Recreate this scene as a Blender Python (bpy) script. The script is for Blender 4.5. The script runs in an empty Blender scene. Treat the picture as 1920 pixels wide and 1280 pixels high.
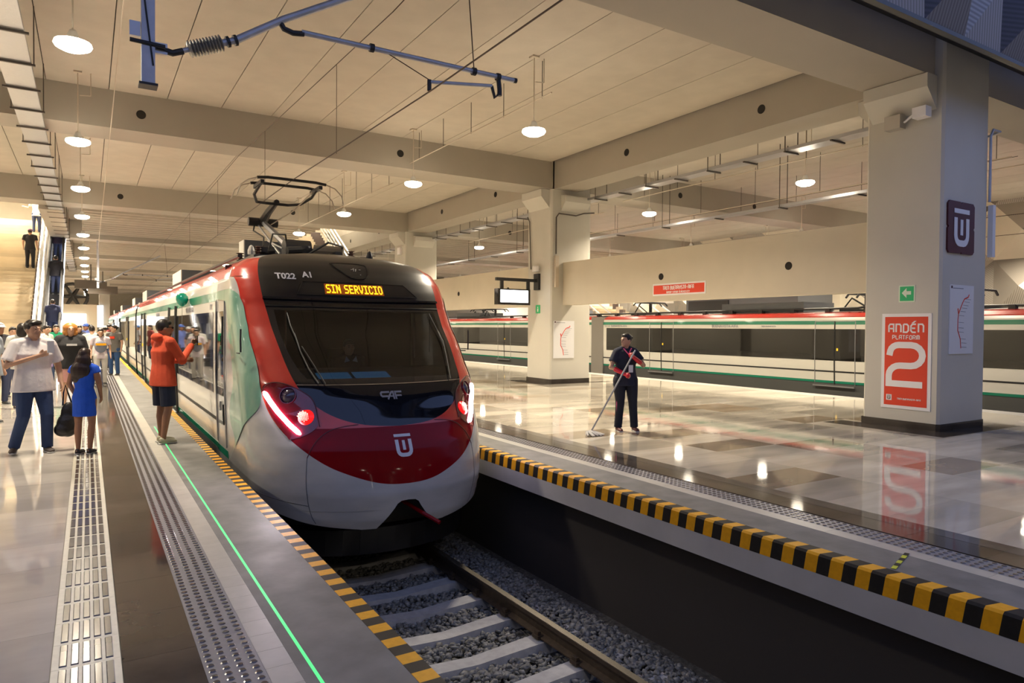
import bpy, bmesh, math, random
import numpy as np
from mathutils import Vector, Matrix
random.seed(7)
C = bpy.context.scene.collection
PI = math.pi

# ------------------------------------------------------------------ camera, world, light, exposure
CAMROT = Matrix(((0.850, 0.004, -0.526), (-0.526, 0.020, -0.850), (0.007, 1.0, 0.019)))
cam_data = bpy.data.cameras.new('camera')
cam_data.sensor_width = 36.0
cam_data.lens = 1285.0 / 1920.0 * 36.0
cam_data.clip_end = 400
cam = bpy.data.objects.new('camera', cam_data)
C.objects.link(cam)
v2 = Vector((0.850, 0.004, -0.526)).normalized()
v1 = Vector((-0.526, 0.020, -0.850)); v1 = (v1 - v2 * v1.dot(v2)).normalized()
v3 = v2.cross(v1)
R = Matrix((v2, v1, v3))
cam.matrix_world = Matrix.Translation((0, 0, 1.65)) @ R.to_4x4()
bpy.context.scene.camera = cam

w = bpy.data.worlds.new('evening_sky'); bpy.context.scene.world = w
w.use_nodes = True
bg = w.node_tree.nodes['Background']
bg.inputs[0].default_value = (0.29, 0.40, 0.82, 1)
bg.inputs[1].default_value = 0.85
vs = bpy.context.scene.view_settings
vs.view_transform = 'Standard'; vs.look = 'None'; vs.gamma = 1; vs.use_curve_mapping = False
vs.exposure = 0.34
LAMP_W = 150.0
LAMP_COL = (1.0, 0.86, 0.66)
sc = bpy.context.scene
sc.cycles.use_denoising = True
sc.cycles.max_bounces = 10
sc.cycles.diffuse_bounces = 5
sc.cycles.sample_clamp_indirect = 6

# ------------------------------------------------------------------ materials
def mat(name, col, rough=0.5, metal=0.0, emit=None, es=0.0, coat=0.0, noise=0.0, nscale=5.0, bump=0.0, bscale=40.0,
        rand=0.0, spec=0.5, rnoise=0.0, stretch=(1, 1, 1), col2=None, obj_coords=False):
    m = bpy.data.materials.new(name); m.use_nodes = True
    nt = m.node_tree; b = nt.nodes['Principled BSDF']
    b.inputs['Base Color'].default_value = (*col, 1)
    b.inputs['Roughness'].default_value = rough
    b.inputs['Metallic'].default_value = metal
    b.inputs['Specular IOR Level'].default_value = spec
    b.inputs['Coat Weight'].default_value = coat
    b.inputs['Coat Roughness'].default_value = 0.03
    if emit:
        b.inputs['Emission Color'].default_value = (*emit, 1); b.inputs['Emission Strength'].default_value = es
    vec = None
    if noise or bump or rnoise:
        g = nt.nodes.new('ShaderNodeNewGeometry'); mp = nt.nodes.new('ShaderNodeMapping')
        mp.inputs['Scale'].default_value = stretch
        if obj_coords:
            tc = nt.nodes.new('ShaderNodeTexCoord'); nt.links.new(tc.outputs['Object'], mp.inputs[0])
        else:
            nt.links.new(g.outputs['Position'], mp.inputs[0])
        vec = mp.outputs[0]
    last = None
    if noise:
        n = nt.nodes.new('ShaderNodeTexNoise'); n.inputs['Scale'].default_value = nscale; n.inputs['Detail'].default_value = 6
        nt.links.new(vec, n.inputs['Vector'])
        cr = nt.nodes.new('ShaderNodeValToRGB')
        c2 = col2 or tuple(c * (1 - noise) for c in col)
        cr.color_ramp.elements[0].position = 0.35; cr.color_ramp.elements[1].position = 0.68
        cr.color_ramp.elements[0].color = (*c2, 1); cr.color_ramp.elements[1].color = (*col, 1)
        nt.links.new(n.outputs[0], cr.inputs[0]); last = cr.outputs[0]
    if rand:
        oi = nt.nodes.new('ShaderNodeObjectInfo'); mr = nt.nodes.new('ShaderNodeMapRange')
        mr.inputs['To Min'].default_value = 1 - rand; mr.inputs['To Max'].default_value = 1 + rand * 0.4
        nt.links.new(oi.outputs['Random'], mr.inputs['Value'])
        mx = nt.nodes.new('ShaderNodeVectorMath'); mx.operation = 'SCALE'
        if last: nt.links.new(last, mx.inputs[0])
        else: mx.inputs[0].default_value = col
        nt.links.new(mr.outputs[0], mx.inputs['Scale']); last = mx.outputs[0]
    if last: nt.links.new(last, b.inputs['Base Color'])
    if bump:
        n = nt.nodes.new('ShaderNodeTexNoise'); n.inputs['Scale'].default_value = bscale; n.inputs['Detail'].default_value = 4
        nt.links.new(vec, n.inputs['Vector'])
        bp = nt.nodes.new('ShaderNodeBump'); bp.inputs['Strength'].default_value = bump; bp.inputs['Distance'].default_value = 0.02
        nt.links.new(n.outputs[0], bp.inputs['Height']); nt.links.new(bp.outputs[0], b.inputs['Normal'])
    if rnoise:
        n = nt.nodes.new('ShaderNodeTexNoise'); n.inputs['Scale'].default_value = 1.3; n.inputs['Detail'].default_value = 5
        nt.links.new(vec, n.inputs['Vector'])
        mr = nt.nodes.new('ShaderNodeMapRange'); mr.inputs['From Min'].default_value = .3; mr.inputs['From Max'].default_value = .75
        mr.inputs['To Min'].default_value = rough; mr.inputs['To Max'].default_value = rough + rnoise
        nt.links.new(n.outputs[0], mr.inputs['Value']); nt.links.new(mr.outputs[0], b.inputs['Roughness'])
    return m

M = {}
M['paint'] = mat('cream_paint', (.62, .56, .44), .55, noise=.06, nscale=1.5)
M['paintcol'] = mat('column_paint', (.56, .54, .475), .5, noise=.05, nscale=1.2)
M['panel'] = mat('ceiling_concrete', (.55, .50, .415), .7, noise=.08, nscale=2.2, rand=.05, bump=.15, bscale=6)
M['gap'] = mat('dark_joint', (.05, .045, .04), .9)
M['beam'] = mat('beam_shade_paint', (.38, .345, .285), .6, noise=.05, nscale=1)  # darkened base colour stands in for shade on the beam sides
M['hole'] = mat('hole_black', (.02, .018, .015), .9)
M['tile'] = mat('beige_marble', (.56, .515, .465), .05, noise=.2, nscale=1.6, rand=.16, spec=.75, rnoise=.05, stretch=(.7, 1.6, 1), bump=.012, bscale=5)
M['tile2'] = mat('cream_marble', (.62, .565, .465), .03, noise=.34, nscale=1.3, rand=.34, spec=.9, rnoise=.04, stretch=(.5, 2, 1), bump=.012, bscale=5)
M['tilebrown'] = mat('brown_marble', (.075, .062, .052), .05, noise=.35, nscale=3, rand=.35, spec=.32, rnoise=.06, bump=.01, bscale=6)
M['stonegrey'] = mat('grey_marble', (.12, .108, .098), .06, noise=.3, nscale=3, rand=.3, spec=.4)
M['grout'] = mat('grout', (.30, .27, .22), .5)
M['concrete'] = mat('smooth_concrete', (.19, .185, .175), .5, noise=.3, nscale=4, rnoise=.2, spec=.35, bump=.05, bscale=30)
M['curb'] = mat('pale_stone', (.46, .44, .39), .35, noise=.1, nscale=9, rand=.08)
M['tactbase'] = mat('tactile_grey', (.20, .20, .22), .35, noise=.1, nscale=20)
M['tactcream'] = mat('tactile_cream', (.58, .55, .45), .35, noise=.1, nscale=20)
M['stud'] = mat('stud_dark', (.075, .066, .062), .16, spec=.7)
M['yellow'] = mat('hazard_yellow', (.80, .38, .008), .5, spec=.3, noise=.12, nscale=30)
M['black'] = mat('hazard_black', (.018, .016, .014), .55, spec=.25, noise=.2, nscale=30)
M['laser'] = mat('laser_green', (.05, .5, .15), .5, emit=(.06, .90, .22), es=.85)
M['kerbwhite'] = mat('kerb_paint', (.42, .42, .43), .6, noise=.12, nscale=3)
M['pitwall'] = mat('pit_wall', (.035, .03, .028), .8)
M['ballast'] = mat('ballast_stone', (.27, .27, .26), .85, noise=.72, nscale=22)
M['ballastbed'] = mat('ballast_bed', (.07, .068, .065), .95, noise=.6, nscale=25, bump=1, bscale=25)
M['sleeper'] = mat('sleeper_concrete', (.40, .40, .41), .75, noise=.2, nscale=12, bump=.1, bscale=80)
M['railside'] = mat('rail_rust', (.09, .065, .045), .6, metal=.5, noise=.3, nscale=20)
M['railtop'] = mat('rail_steel', (.42, .38, .32), .25, metal=.9)
M['white'] = mat('train_white', (.54, .535, .52), .22, coat=.5, noise=.16, nscale=2.2, stretch=(1, 1, 2.5))
M['whitebody'] = mat('train_cream', (.72, .70, .62), .25, coat=.4)
M['red'] = mat('train_red', (.58, .035, .022), .22, coat=.6, noise=.12, nscale=3)
M['redcover'] = mat('nose_red', (.24, .003, .007), .09, spec=.16)
M['green'] = mat('train_green', (.02, .22, .13), .25, coat=.4)
M['swoosh'] = mat('swoosh_green', (.13, .33, .24), .3, coat=.4, noise=.45, nscale=3.5, stretch=(1, 1, .35), col2=(.33, .52, .42))
M['mask'] = mat('gloss_black', (.006, .007, .011), .05, coat=.2)
M['satin'] = mat('satin_black', (.015, .014, .0135), .33, noise=.3, nscale=5)
M['seam'] = mat('seam_dark', (.02, .02, .02), .6)
M['redseam'] = mat('red_seam', (.10, .004, .006), .4)
M['chrome'] = mat('chrome', (.6, .6, .62), .15, metal=1)
M['steel'] = mat('brushed_steel', (.48, .48, .50), .35, metal=.8)
M['darkmetal'] = mat('dark_metal', (.035, .035, .037), .45, metal=.5)
M['galv'] = mat('galvanised', (.50, .52, .58), .45, metal=.5, noise=.15, nscale=9)
M['winglass'] = mat('side_window', (.010, .009, .008), .03, spec=.55)
M['skirt'] = mat('grey_skirt', (.075, .078, .075), .45)
M['roofgrey'] = mat('roof_grey', (.22, .22, .22), .6)
M['hvacw'] = mat('unit_white', (.60, .58, .52), .5)
M['hvacd'] = mat('unit_grey', (.10, .105, .115), .5)
M['led'] = mat('white_led', (1, 1, 1), .3, emit=(1, .80, .90), es=22)
M['tail'] = mat('tail_red', (.6, .01, .01), .3, emit=(1, .01, .01), es=1.0)
M['taildot'] = mat('tail_dot', (1, .5, .4), .3, emit=(1, .55, .42), es=3.2)
M['lens'] = mat('lens_red', (.16, .004, .012), .08, coat=1)
M['lamp'] = mat('lamp_dark', (.05, .03, .06), .1, coat=1)
M['dispglass'] = mat('display_glass', (.022, .021, .020), .12)
M['ledbg'] = mat('display_amber', (.10, .025, 0), .5, emit=(1, .20, 0), es=.16)
M['ledtxt'] = mat('display_text', (1, .6, 0), .5, emit=(1, .48, .01), es=2.6)
M['texw'] = mat('white_vinyl', (.75, .75, .76), .4)
M['logow'] = mat('logo_white', (.72, .74, .80), .3)
M['texgrey'] = mat('grey_vinyl', (.20, .21, .26), .3)
M['signred'] = mat('sign_red', (.72, .045, .012), .35)
M['signwhite'] = mat('sign_white', (.82, .80, .80), .35)
M['maroon'] = mat('sign_maroon', (.07, .006, .010), .35)
M['exitgreen'] = mat('exit_green', (.01, .30, .10), .4, emit=(.01, .5, .15), es=.12)
M['exitpale'] = mat('exit_pale', (.70, .78, .62), .4)
M['screen'] = mat('screen_white', (1, 1, 1), .3, emit=(.88, .93, 1), es=2.2)
M['lampglow'] = mat('lamp_glow', (1, 1, 1), .3, emit=(1, .90, .72), es=16)
M['escglow'] = mat('escalator_glow', (1, 1, 1), .3, emit=(.75, .85, 1), es=2.0)
M['lamphouse'] = mat('lamp_housing', (.5, .47, .42), .4, metal=.4)
M['rod'] = mat('rod_dark', (.09, .075, .06), .5)
M['rodl'] = mat('rod_light', (.55, .48, .38), .5)
M['traywire'] = mat('tray_metal', (.50, .50, .50), .36, metal=.7, bump=.2, bscale=9)
M['wire'] = mat('wire_copper', (.06, .035, .025), .5, metal=.4)
M['insul'] = mat('insulator', (.30, .28, .24), .25)
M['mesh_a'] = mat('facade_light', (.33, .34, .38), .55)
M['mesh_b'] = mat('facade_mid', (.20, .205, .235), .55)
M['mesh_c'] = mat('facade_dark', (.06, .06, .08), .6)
M['stone'] = mat('stair_marble', (.72, .62, .46), .3, noise=.2, nscale=1.5, stretch=(.5, 1, 1), rand=.14)
M['stonedark'] = mat('stair_dark', (.13, .10, .09), .4)
M['rail_w'] = mat('handrail_white', (.75, .74, .72), .25, metal=.3)
M['green2'] = mat('scrap_green', (.02, .4, .09), .5)
M['mopw'] = mat('mop_cotton', (.62, .60, .55), .9, bump=.6, bscale=60)
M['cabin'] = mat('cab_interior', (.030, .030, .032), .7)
M['cabblue'] = mat('cab_desk', (.02, .07, .14), .4, emit=(.02, .20, .42), es=.35)
M['pole'] = mat('cab_pole', (.55, .25, .16), .4)
M['bellows'] = mat('bellows_grey', (.25, .23, .20), .7)

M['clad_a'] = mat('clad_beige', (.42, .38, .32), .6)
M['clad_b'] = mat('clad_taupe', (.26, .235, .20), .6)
def perforated(m, scale=0.045):
    nt = m.node_tree; b = nt.nodes['Principled BSDF']
    base = b.inputs['Base Color'].default_value[:]
    g = nt.nodes.new('ShaderNodeNewGeometry')
    wv = nt.nodes.new('ShaderNodeTexWave'); wv.bands_direction = 'DIAGONAL'; wv.inputs['Scale'].default_value = 9
    nt.links.new(g.outputs['Position'], wv.inputs[0])
    mx = nt.nodes.new('ShaderNodeMix'); mx.data_type = 'RGBA'
    mx.inputs['A'].default_value = (base[0]*.55, base[1]*.55, base[2]*.55, 1); mx.inputs['B'].default_value = base
    nt.links.new(wv.outputs[1], mx.inputs['Factor']); nt.links.new(mx.outputs['Result'], b.inputs['Base Color'])
for k in ('mesh_a', 'mesh_b', 'mesh_c', 'clad_a', 'clad_b'): perforated(M[k])

def glass_mat(name, tint, fac_boost=0.0):
    m = bpy.data.materials.new(name); m.use_nodes = True; nt = m.node_tree; nt.nodes.clear()
    o = nt.nodes.new('ShaderNodeOutputMaterial'); t = nt.nodes.new('ShaderNodeBsdfTransparent'); t.inputs[0].default_value = (*tint, 1)
    g = nt.nodes.new('ShaderNodeBsdfGlossy'); g.inputs['Roughness'].default_value = .02; g.inputs[0].default_value = (.9, .9, .9, 1)
    f = nt.nodes.new('ShaderNodeFresnel'); f.inputs[0].default_value = 1.5
    mx = nt.nodes.new('ShaderNodeMixShader'); nt.links.new(f.outputs[0], mx.inputs[0])
    nt.links.new(t.outputs[0], mx.inputs[1]); nt.links.new(g.outputs[0], mx.inputs[2]); nt.links.new(mx.outputs[0], o.inputs[0])
    return m
def odd_tiles(m, frac, tint):
    nt = m.node_tree; b = nt.nodes['Principled BSDF']; src = b.inputs['Base Color'].links[0].from_socket
    oi = nt.nodes.new('ShaderNodeObjectInfo'); wn = nt.nodes.new('ShaderNodeTexWhiteNoise'); wn.noise_dimensions = '1D'
    nt.links.new(oi.outputs['Random'], wn.inputs['W'])
    cr = nt.nodes.new('ShaderNodeValToRGB'); cr.color_ramp.interpolation = 'CONSTANT'
    cr.color_ramp.elements[0].color = (*tint, 1); cr.color_ramp.elements[1].position = frac; cr.color_ramp.elements[1].color = (1, 1, 1, 1)
    nt.links.new(wn.outputs['Value'], cr.inputs[0])
    mx = nt.nodes.new('ShaderNodeMix'); mx.data_type = 'RGBA'; mx.blend_type = 'MULTIPLY'; mx.inputs['Factor'].default_value = 1
    nt.links.new(src, mx.inputs['A']); nt.links.new(cr.outputs[0], mx.inputs['B']); nt.links.new(mx.outputs['Result'], b.inputs['Base Color'])
odd_tiles(M['tile2'], .13, (.66, .58, .50))
M['windshield'] = glass_mat('windshield_glass', (.28, .30, .33))

# ------------------------------------------------------------------ mesh helpers
class MB:
    def __init__(s): s.v = []; s.f = []; s.mi = []; s.m = 0
    def add(s, vs_, fs_):
        b = len(s.v); s.v += [tuple(p) for p in vs_]; s.f += [tuple(b + i for i in f) for f in fs_]; s.mi += [s.m] * len(fs_); return s
    def box(s, x0, x1, y0, y1, z0, z1):
        return s.add([(x0,y0,z0),(x1,y0,z0),(x1,y1,z0),(x0,y1,z0),(x0,y0,z1),(x1,y0,z1),(x1,y1,z1),(x0,y1,z1)],
                     [(0,3,2,1),(4,5,6,7),(0,1,5,4),(1,2,6,5),(2,3,7,6),(3,0,4,7)])
    def tube(s, pts, r, n=8, caps=True, ref=None):
        pts = [Vector(p) for p in pts]; rs = r if isinstance(r, (list, tuple)) else [r] * len(pts)
        rings = []; prev = None
        for i, p in enumerate(pts):
            d = (pts[min(i+1, len(pts)-1)] - pts[max(i-1, 0)]).normalized()
            if prev is None:
                a = Vector(ref) if ref else (Vector((0,0,1)) if abs(d.z) < .9 else Vector((1,0,0)))
            else: a = prev
            u = (a - d * a.dot(d)).normalized(); v = d.cross(u); prev = u
            rr = rs[i] if isinstance(rs[i], (tuple, list)) else (rs[i], rs[i])
            rings.append([p + u * rr[0] * math.cos(2*PI*k/n) + v * rr[1] * math.sin(2*PI*k/n) for k in range(n)])
        vs_ = [q for rg in rings for q in rg]; fs_ = []
        for i in range(len(rings)-1):
            for k in range(n):
                k2 = (k+1) % n; fs_.append((i*n+k, i*n+k2, (i+1)*n+k2, (i+1)*n+k))
        if caps:
            fs_.append(tuple(range(n-1, -1, -1))); fs_.append(tuple((len(rings)-1)*n + k for k in range(n)))
        return s.add(vs_, fs_)
    def lathe(s, prof, c, n=16):
        vs_ = []; fs_ = []
        for (r, z) in prof:
            for k in range(n): vs_.append((c[0] + r*math.cos(2*PI*k/n), c[1] + r*math.sin(2*PI*k/n), c[2] + z))
        for i in range(len(prof)-1):
            for k in range(n):
                k2 = (k+1) % n; fs_.append((i*n+k, i*n+k2, (i+1)*n+k2, (i+1)*n+k))
        fs_.append(tuple(range(n-1, -1, -1))); fs_.append(tuple((len(prof)-1)*n + k for k in range(n)))
        return s.add(vs_, fs_)
    def prism(s, poly, axis, a, b):
        """poly of 2D points extruded along an axis from a to b; 'x': poly=(y,z); 'y': (x,z); 'z': (x,y)"""
        def P(u, v, t): return {'x': (t, u, v), 'y': (u, t, v), 'z': (u, v, t)}[axis]
        n = len(poly)
        vs_ = [P(u, v, a) for u, v in poly] + [P(u, v, b) for u, v in poly]
        fs_ = [tuple(range(n)), tuple(range(2*n-1, n-1, -1))] + [(i, i+n, (i+1) % n + n, (i+1) % n) for i in range(n)]
        return s.add(vs_, fs_)
    def mesh(s, name, mats, smooth=False):
        me = bpy.data.meshes.new(name); me.from_pydata(s.v, [], s.f)
        for m in (mats if isinstance(mats, (list, tuple)) else [mats]): me.materials.append(m)
        me.polygons.foreach_set('material_index', s.mi)
        if smooth: me.polygons.foreach_set('use_smooth', [True] * len(me.polygons))
        me.update(); return me
    def build(s, name, mats, parent=None, smooth=False, fix=False):
        me = s.mesh(name, mats, smooth)
        if fix:
            bm = bmesh.new(); bm.from_mesh(me); bmesh.ops.recalc_face_normals(bm, faces=bm.faces); bm.to_mesh(me); bm.free()
        return link(name, me, parent)
def link(name, me, parent=None, loc=None):
    o = bpy.data.objects.new(name, me); C.objects.link(o)
    if parent: o.parent = parent
    if loc: o.location = loc
    return o
def tag(o, label=None, cat=None, group=None, kind=None):
    if label: o['label'] = label
    if cat: o['category'] = cat
    if group: o['group'] = group
    if kind: o['kind'] = kind
    return o
def empty(name, loc=(0,0,0), rz=0, label=None, cat=None, group=None, kind=None):
    o = bpy.data.objects.new(name, None); C.objects.link(o); o.location = loc; o.rotation_euler = (0,0,rz)
    o.empty_display_size = .1
    return tag(o, label, cat, group, kind)
def copy_tree(o, parent=None):
    c = o.copy(); C.objects.link(c)
    if parent: c.parent = parent
    for ch in list(o.children): copy_tree(ch, c)
    return c
def box(name, d, m, parent=None): return MB().box(*d).build(name, m, parent)
def text_mesh(body, size, extrude=.002, align='CENTER', sx=1.0, bold=0.0, spacing=1.0):
    cu = bpy.data.curves.new('t', 'FONT'); cu.body = body; cu.size = size; cu.extrude = extrude
    cu.align_x = align; cu.align_y = 'CENTER'; cu.offset = bold; cu.space_character = spacing; cu.resolution_u = 3
    o = bpy.data.objects.new('t', cu); C.objects.link(o)
    dg = bpy.context.evaluated_depsgraph_get(); dg.update()
    me = bpy.data.meshes.new_from_object(o.evaluated_get(dg)); bpy.data.objects.remove(o)
    if sx != 1: 
        for v in me.vertices: v.co.x *= sx
    return me
def text(name, body, size, loc, rot, m, parent=None, **k):
    me = text_mesh(body, size, **k); me.materials.clear(); me.materials.append(m)
    o = link(name, me, parent); o.location = loc; o.rotation_euler = rot; return o
def stroke(pts, wd):
    """flat closed outline of a thick polyline (2D), mitred"""
    L = []; Rr = []
    n = len(pts)
    for i, p in enumerate(pts):
        a = Vector(pts[max(i-1, 0)]); b = Vector(pts[min(i+1, n-1)]); p = Vector(p)
        if 0 < i < n-1:
            d1 = (p - a).normalized(); d2 = (b - p).normalized(); n1 = Vector((-d1.y, d1.x)); n2 = Vector((-d2.y, d2.x))
            nn = (n1 + n2).normalized(); k = wd/2/max(.35, nn.dot(n1))
        else:
            d = (b - a).normalized(); nn = Vector((-d.y, d.x)); k = wd/2
        L.append(p + nn*k); Rr.append(p - nn*k)
    return [(tuple(L[i]), tuple(L[i+1]), tuple(Rr[i+1]), tuple(Rr[i])) for i in range(n-1)]
def arc(cx, cz, r, a0, a1, n=7): return [(cx + r*math.cos(math.radians(a0+(a1-a0)*i/(n-1))), cz + r*math.sin(math.radians(a0+(a1-a0)*i/(n-1)))) for i in range(n)]
def quads_plate(mb, quads, fn, t=.003):
    """quads in 2D -> plates through fn(u,v,depth)"""
    for q in quads:
        a = [fn(u, v, t) for u, v in q]; b = [fn(u, v, 0) for u, v in q]; n = len(q)
        mb.add(a + b, [tuple(range(n))] + [(i, i+n, (i+1) % n + n, (i+1) % n) for i in range(n)])
def tu_logo(s):
    """emblem: bar over a rounded U with an inner bar, unit height 1"""
    q = [((-.42, .38), (.42, .38), (.42, .5), (-.42, .5))]
    u = [(-.33, .26)] + [(-.33, -.2)] + arc(-.11, -.2, .22, 180, 270, 5)[1:] + arc(.11, -.2, .22, 270, 360, 5) + [(.33, .26)]
    q += stroke(u, .17)
    q.append(((-.07, -.2), (.07, -.2), (.07, .22), (-.07, .22)))
    return [tuple((x*s, z*s) for x, z in qq) for qq in q]
GLYPH2 = [(-.38, .25), (-.36, .36)] + arc(-.16, .31, .21, 165, 90, 5)[1:] + arc(.13, .26, .26, 90, -90, 9) + \
         arc(-.13, -.26, .26, 90, 180, 6) + [(-.39, -.46)]

# ------------------------------------------------------------------ structure: platforms, track bed
XL, XR, XF = 1.41, 4.58, 16.2            # platform edges; far edge of the second platform
CZ, BZ = 6.65, 5.85                      # ceiling and beam undersides
BAYS = [5.85, 16.95, 28.05, 39.15, 50.25, 61.35, 72.45, 83.55, 94.65]
fl = tag(box('floor', (-14, .135, -44, 120, -.5, -.012), M['grout']), kind='structure')
fl2 = tag(box('floor', (5.24, XF, -44, 120, -.5, -.012), M['grout']), kind='structure')
def slab_pieces(parent, name, m, xs, ys, z0, z1, gap, shared=None):
    """tiles sharing mesh data, one object each"""
    cache = {}
    for i in range(len(xs)-1):
        for j in range(len(ys)-1):
            a, b, c, d = xs[i]+gap, xs[i+1]-gap, ys[j]+gap, ys[j+1]-gap
            key = (round(b-a, 3), round(d-c, 3))
            if key not in cache: cache[key] = MB().box(-key[0]/2, key[0]/2, -key[1]/2, key[1]/2, z0, z1).mesh(name, m)
            o = link(name, cache[key], parent); o.location = ((a+b)/2, (c+d)/2, 0)
def fr(a, b, s):
    out = [a]
    while out[-1] + s < b - 1e-6: out.append(out[-1] + s)
    return out + [b]
# left platform: beige tiles, then one sheet of the same stone beyond
for j in range(16):
    y0 = 1.8 + j*1.2
    xs = [-9.76 + 1.2*k for k in range(9)]
    if j % 2: xs = [x for x in xs]
slab_pieces(fl, 'floor_tile', M['tile'], [-6.16, -4.96, -3.76, -2.56, -1.36, -.16], fr(2.0, 26.0, .6), -.02, 0, .0008)
tag(box('tile_field', (-14, -.16, 26.0, 120, -.02, 0), M['tile'], fl), kind='stuff')
tag(box('tile_field', (-14, -.16, -6, 2.0, -.02, 0), M['tile'], fl), kind='stuff')
tag(box('tile_field', (-14, -6.16, 2.0, 26, -.02, 0), M['tile'], fl), kind='stuff')
# guide strip of raised bars
def guide_mesh():
    m = MB(); m.box(-.145, .145, 0, .298, -.02, 0); m.m = 1
    for k in range(5):
        x = -.098 + k*.049
        for j in range(1):
            y = .02
            m.add([(x-.017,y,0),(x+.017,y,0),(x+.017,y+.262,0),(x-.017,y+.262,0),(x-.013,y+.006,.005),(x+.013,y+.006,.005),(x+.013,y+.256,.005),(x-.013,y+.256,.005)],
                  [(4,5,6,7),(0,1,5,4),(1,2,6,5),(2,3,7,6),(3,0,4,7)])
    return m.mesh('tactile_guide_tile', [M['tactcream'], M['stud']])
gm = guide_mesh()
for j in range(100): link('tactile_guide_tile', gm, fl, (-.012, 2.4 + .3*j, 0))
# dark marble band and pale strips
slab_pieces(fl, 'dark_floor_tile', M['tilebrown'], [.137, .47], fr(2.03, 32, .6), -.02, 0, .0008)
def stud_mesh(wd, nx, pitch=.0535):
    m = MB(); m.box(0, wd, 0, .599, -.03, 0); m.m = 1
    for i in range(nx):
        for j in range(10):
            cx = wd*(i+.5)/nx; cy = .03 + j*.06; n = 10
            v = [(cx+.019*math.cos(2*PI*k/n), cy+.019*math.sin(2*PI*k/n), 0) for k in range(n)] + [(cx+.0135*math.cos(2*PI*k/n), cy+.0135*math.sin(2*PI*k/n), .005) for k in range(n)]
            m.add(v, [(k, (k+1) % n, (k+1) % n+n, k+n) for k in range(n)] + [tuple(range(n, 2*n))])
    return m.mesh('tactile_warning_tile', [M['tactbase'], M['stud']])
sm_ = stud_mesh(.25, 4)
edge = tag(box('floor', (.135, 1.41, -44, 120, -.4, -.031), M['concrete']), kind='structure')
for j in range(50): link('tactile_warning_tile', sm_, edge, (.47, 2.1 + .6*j, 0))
slab_pieces(edge, 'pale_strip_tile', M['curb'], [.72, .855], fr(2.0, 32, .2), -.03, 0, .001)
box('concrete_strip', (.855, 1.305, -44, 120, -.031, 0), M['concrete'], edge)
box('far_strip', (.137, .855, 32.1, 120, -.031, 0), M['curb'], edge)
box('laser_line', (.912, .928, 1.0, 12.6, 0, .0012), M['laser'], edge)
box('edge_face', (1.385, 1.41, -44, 120, -.4, -.012), M['kerbwhite'], edge)
def nosing(parent, x0, x1, zf, y0, n, skew, side):
    for i in range(n):
        y = y0 + i*.1
        yel = i % 2 == 0
        w_ = .1
        if side < 0: # left platform, flat stripe
            m = MB().box(x0, x1, y, y+w_, -.03, .0015)
        else:
            m = MB(); ya, yb = y, y + w_; s = skew
            m.add([(x0, ya, zf), (x0, yb, zf), (x0-.0, yb+s*.4, -.015), (x0, ya+s*.4, -.015), (x0+.015, ya+s*.45, .002), (x0+.015, yb+s*.45, .002), (x1, yb+s, .002), (x1, ya+s, .002),
                   (x1, ya+s, -.03), (x1, yb+s, -.03), (x0+.03, ya, zf), (x0+.03, yb, zf)],
                  [(0,3,2,1),(3,4,5,2),(4,7,6,5),(7,8,9,6),(0,1,11,10),(10,11,9,8),(0,10,8,7,4,3),(1,2,5,6,9,11)])
        m.build('hazard_stripe', M['yellow'] if yel else M['black'], parent)
nosing(edge, 1.305, 1.412, 0, 1.9, 280, 0, -1)
box('far_nosing', (1.305, 1.412, 29.9, 120, -.03, .0015), M['yellow'], edge)
# second platform
slab_pieces(fl2, 'floor_tile', M['tile2'], [6.05 + 1.2*k for k in range(9)], fr(1.0, 20.2, .6), -.02, 0, .0006)
tag(box('tile_field', (6.05, 15.65, 20.2, 120, -.02, 0), M['tile2'], fl2), kind='stuff')
tag(box('tile_field', (6.05, 15.65, -6, 1.0, -.02, 0), M['tile2'], fl2), kind='stuff')
slab_pieces(fl2, 'dark_floor_tile', M['tilebrown'], [5.55, 5.85], fr(.6, 24, .6), -.02, 0, .0008)
slab_pieces(fl2, 'grey_floor_tile', M['stonegrey'], [5.855, 6.05], fr(.6, 24, .6), -.02, 0, .001)
box('far_strip', (5.55, 6.05, 24, 120, -.02, 0), M['tilebrown'], fl2)
slab_pieces(fl2, 'pale_edge_tile', M['curb'], [15.65, 16.2], fr(1, 40, .6), -.02, 0, .001)
edge2 = tag(box('floor', (4.60, 5.55, -44, 120, -.12, -.031), M['concrete']), kind='structure')
for j in range(58): link('tactile_warning_tile', sm_, edge2, (5.27, .9 + .6*j, 0))
slab_pieces(edge2, 'pale_strip_tile', M['curb'], [5.13, 5.27], fr(1.0, 27, .4), -.03, 0, .001)
box('concrete_strip', (4.72, 5.13, -44, 120, -.031, 0), M['concrete'], edge2)
box('far_strip', (5.13, 5.52, 36, 120, -.031, 0), M['curb'], edge2)
nosing(edge2, 4.58, 4.72, -.145, .9, 270, -.05, 1)
box('edge_face', (4.58, 4.9, -44, 120, -.34, -.146), M['kerbwhite'], edge2)
tp = empty('hazard_tape', (4.75, 2.62, .003), label='scrap of yellow and black tape stuck across the second platform edge', cat='tape')
for k in range(6):
    MB().prism([(k*.07, k*.022-.017), (k*.07+.07, k*.022+.005), (k*.07+.06, k*.022+.035), (k*.07-.01, k*.022+.013)], 'z', 0, .002).build('tape_stripe', mat('tape_lime', (.55, .60, .03), .4) if k % 2 == 0 else M['black'], tp)
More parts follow.
